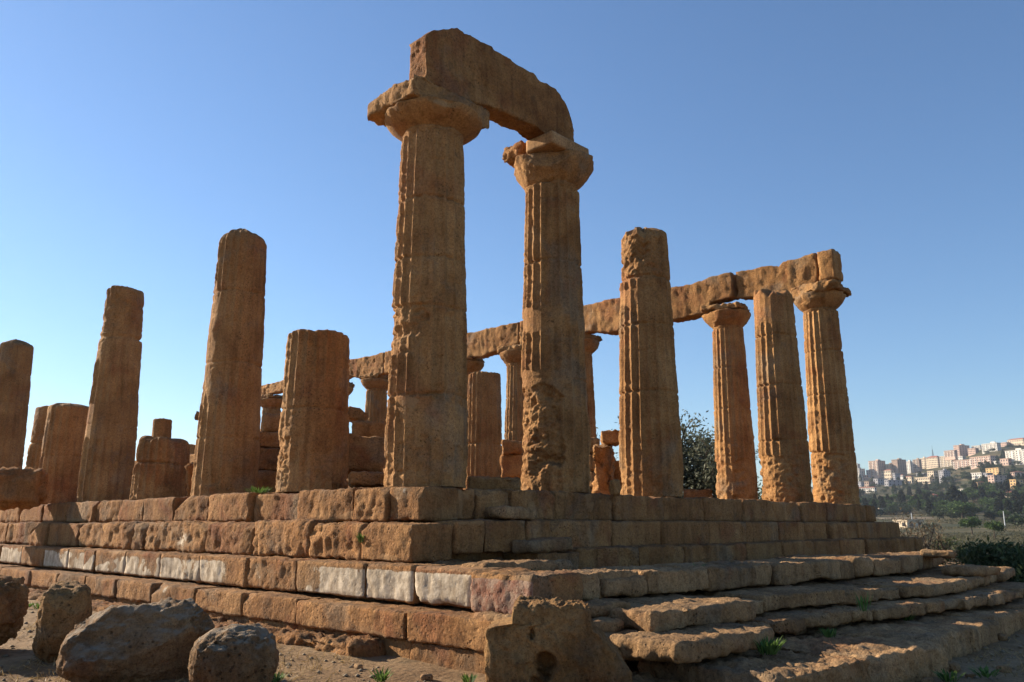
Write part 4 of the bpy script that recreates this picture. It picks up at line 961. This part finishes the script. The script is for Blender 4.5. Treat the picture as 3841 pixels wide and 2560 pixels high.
T = [
 (1, 25, 235, 815, 1010, .75, WHITE, 'grey white block highest beside the far right column', 6, 'flat', 5, 1),
 (1, 60, 350, 935, 1140, .6, WHITE, 'cream white block just below the grey white one by the column', 6, 'flat', 5, 1),
 (1, 215, 440, 1085, 1200, .8, PINK, 'low pink house at the foot of the cream white block', 2, 'flat', 5, 0),
 (1, 400, 500, 960, 1050, .4, GREY, 'small grey house between the white block and the pink tower', 2, 'flat', 3, 0),
 (1, 500, 850, 750, 1060, .55, PINK, 'pink tower block standing alone on the skyline', 9, 'flat', 5, 1),
 (1, 880, 1080, 820, 990, .5, CREAM, 'cream block right of the pink tower', 6, 'flat', 4, 0),
 (1, 1060, 1360, 720, 990, .4, BROWN, 'tall brown block behind the row of cream slabs', 8, 'flat', 4, 0),
 (1, 1070, 1200, 820, 990, .8, CREAM, 'first cream slab of the row on the skyline', 6, 'flat', 3, 1),
 (1, 1210, 1370, 775, 1010, .6, CREAM, 'second cream slab of the row with two towers', 7, 'flat', 3, 0),
 (1, 1360, 1560, 765, 1020, .6, WHITE, 'white and dark striped block in the skyline row', 8, 'flat', 3, 0),
 (1, 1560, 1740, 710, 900, .7, BROWN, 'brown block with white storey lines right of the striped one', 5, 'flat', 4, 1),
 (1, 1580, 1720, 900, 985, .8, WHITE, 'low white house under the brown block', 2, 'flat', 4, 0),
 (1, 1740, 1900, 680, 900, .6, CREAM, 'cream house left of the long red roof', 5, 'flat', 4, 0),
 (1, 1900, 2240, 660, 890, .7, CREAM, 'wide cream building under the long red roof', 5, 'hip', 8, 0),
 (1, 550, 860, 985, 1180, .8, CREAM, 'long bright palace with rows of windows below the pink tower', 3, 'hip', 9, 0),
 (1, 860, 1060, 970, 1195, .7, CREAM, 'cream wing at the right end of the bright palace', 3, 'hip', 5, 0),
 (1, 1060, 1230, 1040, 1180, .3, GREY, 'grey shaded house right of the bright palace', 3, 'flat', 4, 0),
 (1, 1240, 1330, 1080, 1215, .6, WHITE, 'small white chapel like house below the striped block', 2, 'hip', 2, 0),
 (1, 1350, 1530, 1120, 1275, .8, CREAM, 'square cream house by the trees below the skyline row', 2, 'hip', 3, 0),
 (1, 1630, 1960, 1140, 1285, .9, CREAM, 'bright villa with a row of arched windows among the trees', 2, 'flat', 8, 0),
 (1, 1960, 2130, 1160, 1265, .9, CREAM, 'low bright wing right of the arched villa', 2, 'flat', 4, 0),
 (1, 1650, 1900, 1040, 1150, .6, GREY, 'grey house behind the arched villa', 2, 'flat', 5, 0),
 (1, 1920, 2130, 990, 1150, .6, CREAM, 'cream house with a loggia behind the bright wing', 3, 'flat', 4, 0),
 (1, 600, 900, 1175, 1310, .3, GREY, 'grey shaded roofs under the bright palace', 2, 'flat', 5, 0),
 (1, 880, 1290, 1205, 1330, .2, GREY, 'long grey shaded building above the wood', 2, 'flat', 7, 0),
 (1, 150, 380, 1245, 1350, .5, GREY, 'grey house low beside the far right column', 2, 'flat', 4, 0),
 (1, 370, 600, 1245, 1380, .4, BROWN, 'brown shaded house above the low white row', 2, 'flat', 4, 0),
 (1, 170, 610, 1385, 1510, .9, WHITE, 'low white row house with red roof near the column foot', 2, 'hip', 9, 0),
 (2, 225, 540, 630, 860, .75, CREAM, 'big cream block with white balconies right of the red roof', 6, 'flat', 7, 1),
 (2, 310, 570, 480, 610, .8, PINK, 'pink and white block on the skyline above the big cream block', 4, 'flat', 7, 1),
 (2, 570, 880, 375, 640, .35, PINK, 'tall brown pink block with dark right side on the skyline', 7, 'flat', 4, 0),
 (2, 560, 940, 720, 880, .95, PINK, 'long pink slab with white bays, left one of the pair', 4, 'flat', 9, 1),
 (2, 1000, 1540, 640, 850, .72, PINK, 'long pink slab with white bays, right one of the pair', 4, 'flat', 9, 1),
 (2, 640, 790, 620, 720, .6, WHITE, 'small white house between the tall block and the pink slabs', 2, 'flat', 3, 0),
 (2, 890, 1100, 430, 560, .7, PINK, 'pink house right of the tall brown pink block', 3, 'flat', 5, 0),
 (2, 990, 1260, 360, 450, .6, WHITE, 'white terraced building on the ridge', 3, 'flat', 6, 1),
 (2, 1260, 1620, 315, 490, .8, WHITE, 'wide white storeyed building highest in the middle of the ridge', 5, 'flat', 8, 1),
 (2, 1640, 1900, 285, 360, .6, PINK, 'pink house on the ridge right of the wide white building', 2, 'flat', 5, 0),
 (2, 1890, 2260, 210, 340, .8, CREAM, 'ridge top building under a dark red pitched roof at the right edge', 2, 'hip', 7, 0),
 (2, 1880, 2260, 510, 820, .95, WHITE, 'white slab block with a grid of balconies at the right edge', 7, 'flat', 6, 1),
 (2, 1500, 1690, 735, 805, .9, WHITE, 'low white shed left of the gridded slab block', 1, 'flat', 4, 0),
 (2, 1690, 1900, 690, 830, .7, PINK, 'dull pink house touching the gridded slab block', 2, 'flat', 3, 0),
 (2, 1390, 1920, 925, 1080, .45, ORANGE, 'orange twin tower house among trees below the gridded slab', 4, 'flat', 4, 0),
 (2, 960, 1270, 1030, 1140, .7, WHITE, 'white low house left of the orange twin tower house', 2, 'flat', 7, 0),
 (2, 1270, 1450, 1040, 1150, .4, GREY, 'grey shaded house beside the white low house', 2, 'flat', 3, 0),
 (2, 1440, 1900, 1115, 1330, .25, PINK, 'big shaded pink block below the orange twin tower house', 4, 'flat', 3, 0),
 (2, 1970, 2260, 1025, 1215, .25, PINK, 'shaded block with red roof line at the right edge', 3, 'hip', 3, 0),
 (2, 1940, 2190, 1215, 1390, .45, ORANGE, 'orange house with two bright bays at the right edge', 3, 'flat', 3, 0),
 (2, 1080, 1330, 1265, 1425, .2, ORANGE, 'orange villa with hipped roof among dark trees', 2, 'hip', 2, 0),
 (2, 640, 760, 1420, 1460, .9, WHITE, 'tiny white wall in the wood left of the orange villa', 1, 'flat', 2, 0),
 (2, 190, 420, 995, 1250, .4, GREY, 'lilac grey tall house beside the wood', 6, 'flat', 3, 0),
 (2, 1110, 1310, 1480, 1560, .6, WHITE, 'low white house below the orange villa', 1, 'flat', 4, 0),
 (2, 1700, 2050, 1500, 1590, .6, CREAM, 'low wide villa with brown roof at the lower right', 1, 'hip', 5, 0),
 (3, 2070, 2300, 20, 62, .7, CREAM, 'low cream house among the lower right trees', 1, 'hip', 4, 0),
 (3, 630, 960, 392, 480, .45, CREAM, 'pale square hut in the valley right of the steps', 1, 'flat', 2, 0),
 (3, 840, 1000, 45, 95, .6, RED, 'left red farm building at the edge of the field', 1, 'hip', 3, 0),
 (3, 1060, 1180, 35, 95, .6, RED, 'right red farm building at the edge of the field', 1, 'hip', 3, 0),
 (3, 250, 450, 225, 300, .7, CREAM, 'roofless stone ruin in the field by the temple steps', 1, 'flat', 3, 0),
 (3, 1175, 1310, 195, 240, .8, CREAM, 'little pale hut before the tall cypresses', 1, 'flat', 2, 0),
]
for t_ in T: building(t_[0], t_[1], t_[2], t_[3], t_[4], t_[5], t_[6], t_[7], t_[8], t_[9], t_[10], bool(t_[11]))
# lattice mast on the ridge
P, r = hit(3500, 1716); P = at_dist(3500, 1716, 1850)
mst = empty('radio_mast', 'thin dark radio mast rising above the long red roof', 'radio mast', tuple(P))
for dx, dy in ((-1, -1), (1, -1), (1, 1), (-1, 1)):
    V, Q = tube([(dx * 1.6, dy * 1.6, -3), (dx * .25, dy * .25, 15)], [.28, .22], 5); place('mast_leg', mesh_from('mast_leg', V, Q), M['window'], tuple(P), mst)
V, Q = tube([(0, 0, 14.5), (0, 0, 24)], [.3, .15], 5); place('antenna', mesh_from('antenna', V, Q), M['window'], tuple(P), mst)
# field poles
for px, py, hpx, lab in ((3421, 1953, 25, 'thin pale pole near the pale square hut'), (3620, 1938, 31, 'pale pole before the tall cypresses'), (3771, 1981, 52, 'tallest pale pole, above the second pine')):
    P, r = hit(px, py); k = np.linalg.norm(P - CAM) / FPX
    V, Q = tube([(0, 0, -1), (0, 0, hpx * k)], [.14 * r / 250, .09 * r / 250], 8); o = place('field_pole', mesh_from('field_pole', V, Q), M['pole'], tuple(P)); tag(o, lab, 'pole', 'pale poles in the valley')

# ------------------------------------------------------------------ trees of the valley and the hill
def crown_mesh(kind, seed, n):
    rng = np.random.default_rng(seed); C = []
    if kind == 'cypress':
        z = rng.uniform(.02, 1, n) ; rad = .14 * np.sin(np.pi * np.clip(z * .85 + .12, 0, 1)) ** .8; a = rng.uniform(0, 6.28, n)
        C = np.stack([np.cos(a) * rad, np.sin(a) * rad, z], 1) + rng.normal(size=(n, 3)) * .012; leaf = .10
    elif kind == 'pine':
        cc = rng.normal(size=(22, 3)); cc /= np.linalg.norm(cc, axis=1, keepdims=True); cc[:, 2] = np.abs(cc[:, 2]) * .8 - .1
        cc = cc * np.array([.46, .46, .36]) * rng.uniform(.6, 1, (22, 1)) + [0, 0, .58]; C = cc[rng.integers(0, 22, n)] + rng.normal(size=(n, 3)) * .075; leaf = .085
    else:
        cc = rng.normal(size=(18, 3)); cc /= np.linalg.norm(cc, axis=1, keepdims=True); cc = cc * np.array([.5, .5, .4]) * rng.uniform(.35, 1, (18, 1)) + [0, 0, .52]
        C = cc[rng.integers(0, 18, n)] + rng.normal(size=(n, 3)) * .085; leaf = .12
    C = C[C[:, 2] > .02]
    V, Q = leaves(C, leaf, rng, .6); return mesh_from('crown', V, Q, smooth=False)
V, Q = tube([(0, 0, -.15), (.01, 0, .25), (.0, .01, .6)], [.035, .028, .012], 6)
trunk_me = mesh_from('trunk', V, Q); trunk_me.materials.append(M['bark'])
protos = {}
for kind, mm, n in (('cypress', 'leaf_cypress', 900), ('pine', 'leaf_pine', 1500), ('olive', 'leaf_olive', 700), ('oak', 'leaf_dark', 800)):
    protos[kind] = []
    for s in range(3):
        me = crown_mesh(kind, 900 + s + len(kind) * 10, n); me.materials.append(M[mm]); protos[kind].append(me)
def far_tree(kind, P, h, wide, label, group, name, i):
    t = empty(name, label, 'tree', tuple(P), group); t.scale = (h * wide, h * wide, h); t.rotation_euler = (0, 0, i * 1.7)
    for nm, me in (('trunk', trunk_me), ('crown', protos[kind][i % 3])):
        o = bpy.data.objects.new(nm, me); COL.objects.link(o); o.parent = t
    return t
for i, (px, py, hpx, wd, kind, lab, nm) in enumerate((
    (3648, 2012, 66, 1.1, 'pine', 'broad umbrella pine in the valley, left one of the two', 'pine_tree'), (3733, 2025, 62, 1.0, 'pine', 'rounded bright pine nearest in the valley, right one of the two', 'pine_tree'),
    (3585, 1925, 85, 1.5, 'cypress', 'dark tall cypress clump below the orange villa, widest', 'cypress_tree'), (3562, 1922, 62, 1.3, 'cypress', 'cypress left of the widest dark clump', 'cypress_tree'), (3606, 1922, 66, 1.3, 'cypress', 'cypress right of the widest dark clump', 'cypress_tree'),
    (3688, 1890, 52, 1.3, 'cypress', 'slim cypress beside the low white house', 'cypress_tree'), (3818, 1978, 42, 1.6, 'oak', 'dark bush tree at the right edge beyond the tallest pole', 'oak_tree'), (3490, 2005, 42, 1.5, 'olive', 'small olive right of the pale square hut', 'olive_tree'),
    (3460, 1925, 36, 1.3, 'oak', 'dark tree at the right end of the field', 'oak_tree'), (3530, 1918, 28, 1.6, 'oak', 'dark tree beside the little pale hut', 'oak_tree'), (3330, 1915, 26, 1.2, 'olive', 'grey tree between the ruin and the field', 'olive_tree'), (3412, 1920, 20, 1.6, 'oak', 'dark bush on the near side of the field', 'oak_tree'))):
    P, r = hit(px, py); k = np.linalg.norm(P - CAM) / FPX; far_tree(kind, P, hpx * k, wd, lab, None, nm, i)
rng = np.random.default_rng(5)
keep = []
n_all = 0
for trial in range(6000):
    px = rng.uniform(3190, 3900); py = rng.uniform(1660, 2040)
    P, r = hit(px, py)
    if r > 2300 or r < 170: continue
    n1 = float(fbm(np.array([[P[0] * .006, P[1] * .006, 3.]]), 1.0, 3, 9)[0])
    forest = (700 < r < 1250)
    az = math.degrees(math.atan2(P[1] - CAM[1], P[0] - CAM[0]))
    if 605 < r < 725 and 16.9 < az < 21.8: continue
    dens = .95 if forest else (.5 if r >= 1250 else .1)
    if r < 640 and (n1 < .14 or r < 330): continue
    if r > 1750: continue
    if n1 < (.1 - dens * .6): continue
    keep.append((P, r)); 
    if len(keep) >= 520: break
keep.sort(key=lambda t: t[1])
LAB = {'near': 'scrubby olive tree in the valley between temple and wood', 'mid': 'dark tree of the wood below the hill town', 'far': 'dark tree among the houses of the hill town'}
rest = []
for i, (P, r) in enumerate(keep):
    zone = 'near' if r < 600 else ('mid' if r < 1250 else 'far')
    kind = rng.choice(['olive', 'oak', 'oak'] if zone == 'near' else ['oak', 'oak', 'pine', 'cypress', 'olive'] if zone == 'mid' else ['oak', 'oak', 'pine', 'cypress'])
    h = {'olive': 4.2, 'oak': 6.5, 'pine': 9, 'cypress': 12}[kind] * rng.uniform(.7, 1.3) * (.75 if r < 300 else 1.0) * (.55 if r < 150 else 1)
    wd = rng.uniform(1.0, 1.6)
    if i < 280: far_tree(kind, P, h, wd, LAB[zone], {'near': 'olive trees and scrub of the valley', 'mid': 'trees of the wood', 'far': 'trees of the hill town'}[zone], {'olive': 'olive_tree', 'oak': 'oak_tree', 'pine': 'pine_tree', 'cypress': 'cypress_tree'}[kind], i)
    else: rest.append((P, h, wd, kind, i))
parts = []
for P, h, wd, kind, i in rest:
    me = protos[kind][i % 3]; co = np.empty(len(me.vertices) * 3, np.float32); me.vertices.foreach_get('co', co); co = co.reshape(-1, 3)
    nf = len(co) // 8; co = co[:nf * 4] * 1.0
    parts.append((co * np.array([h * wd, h * wd, h]) + P, np.arange(nf * 4).reshape(-1, 4)))
if parts:
    V, Q = merge(parts); o = place('far_wood', mesh_from('far_wood', V, Q, smooth=False), M['leaf_dark']); o['kind'] = 'stuff'
# low scrub ground cover of the valley
C = []
while len(C) < 7500:
    px = rng.uniform(3180, 3950, 4000); r = np.exp(rng.uniform(math.log(120), math.log(1250), 4000))
    v = np.array([ray(a, 1969) for a in px]); v = v / np.hypot(v[:, 0], v[:, 1])[:, None]
    P = CAM + v * r[:, None]; az = np.degrees(np.arctan2(v[:, 1], v[:, 0]))
    n1 = fbm(np.stack([P[:, 0] * .02, P[:, 1] * .02, P[:, 0] * 0], 1), 1.0, 3, 19)
    ok = (n1 > .0) & ~((r > 605) & (r < 725) & (az > 16.9) & (az < 21.8))
    P = P[ok]; P[:, 2] = terr_z(P[:, 0], P[:, 1]); rk_ = r[ok]
    for q, a in zip(P, rk_): C.append((q, a))
C = C[:7500]
cc = np.array([c[0] for c in C]); cr = np.array([c[1] for c in C]); sz = np.clip(cr * .0022, .22, 2.0)
pts = np.repeat(cc, 7, 0) + rng.normal(size=(len(cc) * 7, 3)) * np.repeat(sz, 7)[:, None] * np.array([.6, .6, .3]); pts[:, 2] += np.repeat(sz, 7) * .3
V, Q = leaves(pts, 1.0, rng, .6); Vc = V.reshape(-1, 4, 3); Vc = pts[:, None] + (Vc - pts[:, None]) * np.repeat(sz, 7)[:, None, None] * .5
o = place('scrub', mesh_from('scrub', Vc.reshape(-1, 3), Q, smooth=False), M['leaf_scrub']); o['kind'] = 'stuff'

# ------------------------------------------------------------------ air
hz = bpy.data.materials.new('valley_air'); hz.use_nodes = True; nt = hz.node_tree; nt.nodes.clear()
o_ = nt.nodes.new('ShaderNodeOutputMaterial'); pv = nt.nodes.new('ShaderNodeVolumePrincipled')
pv.inputs['Color'].default_value = (.80, .87, 1.0, 1); pv.inputs['Density'].default_value = .00008; pv.inputs['Anisotropy'].default_value = .3
nt.links.new(pv.outputs[0], o_.inputs['Volume'])
zmin = min(float((np.array([v.co.z for v in ob.data.vertices])).min()) for ob in (hl, bpy.data.objects['ground']))
V, Q = boxm(2790, 2790, zmin - 1, 240)
hzo = place('haze', mesh_from('haze', V, Q, smooth=False), hz, (CAM[0], CAM[1], 0)); hzo['kind'] = 'stuff'
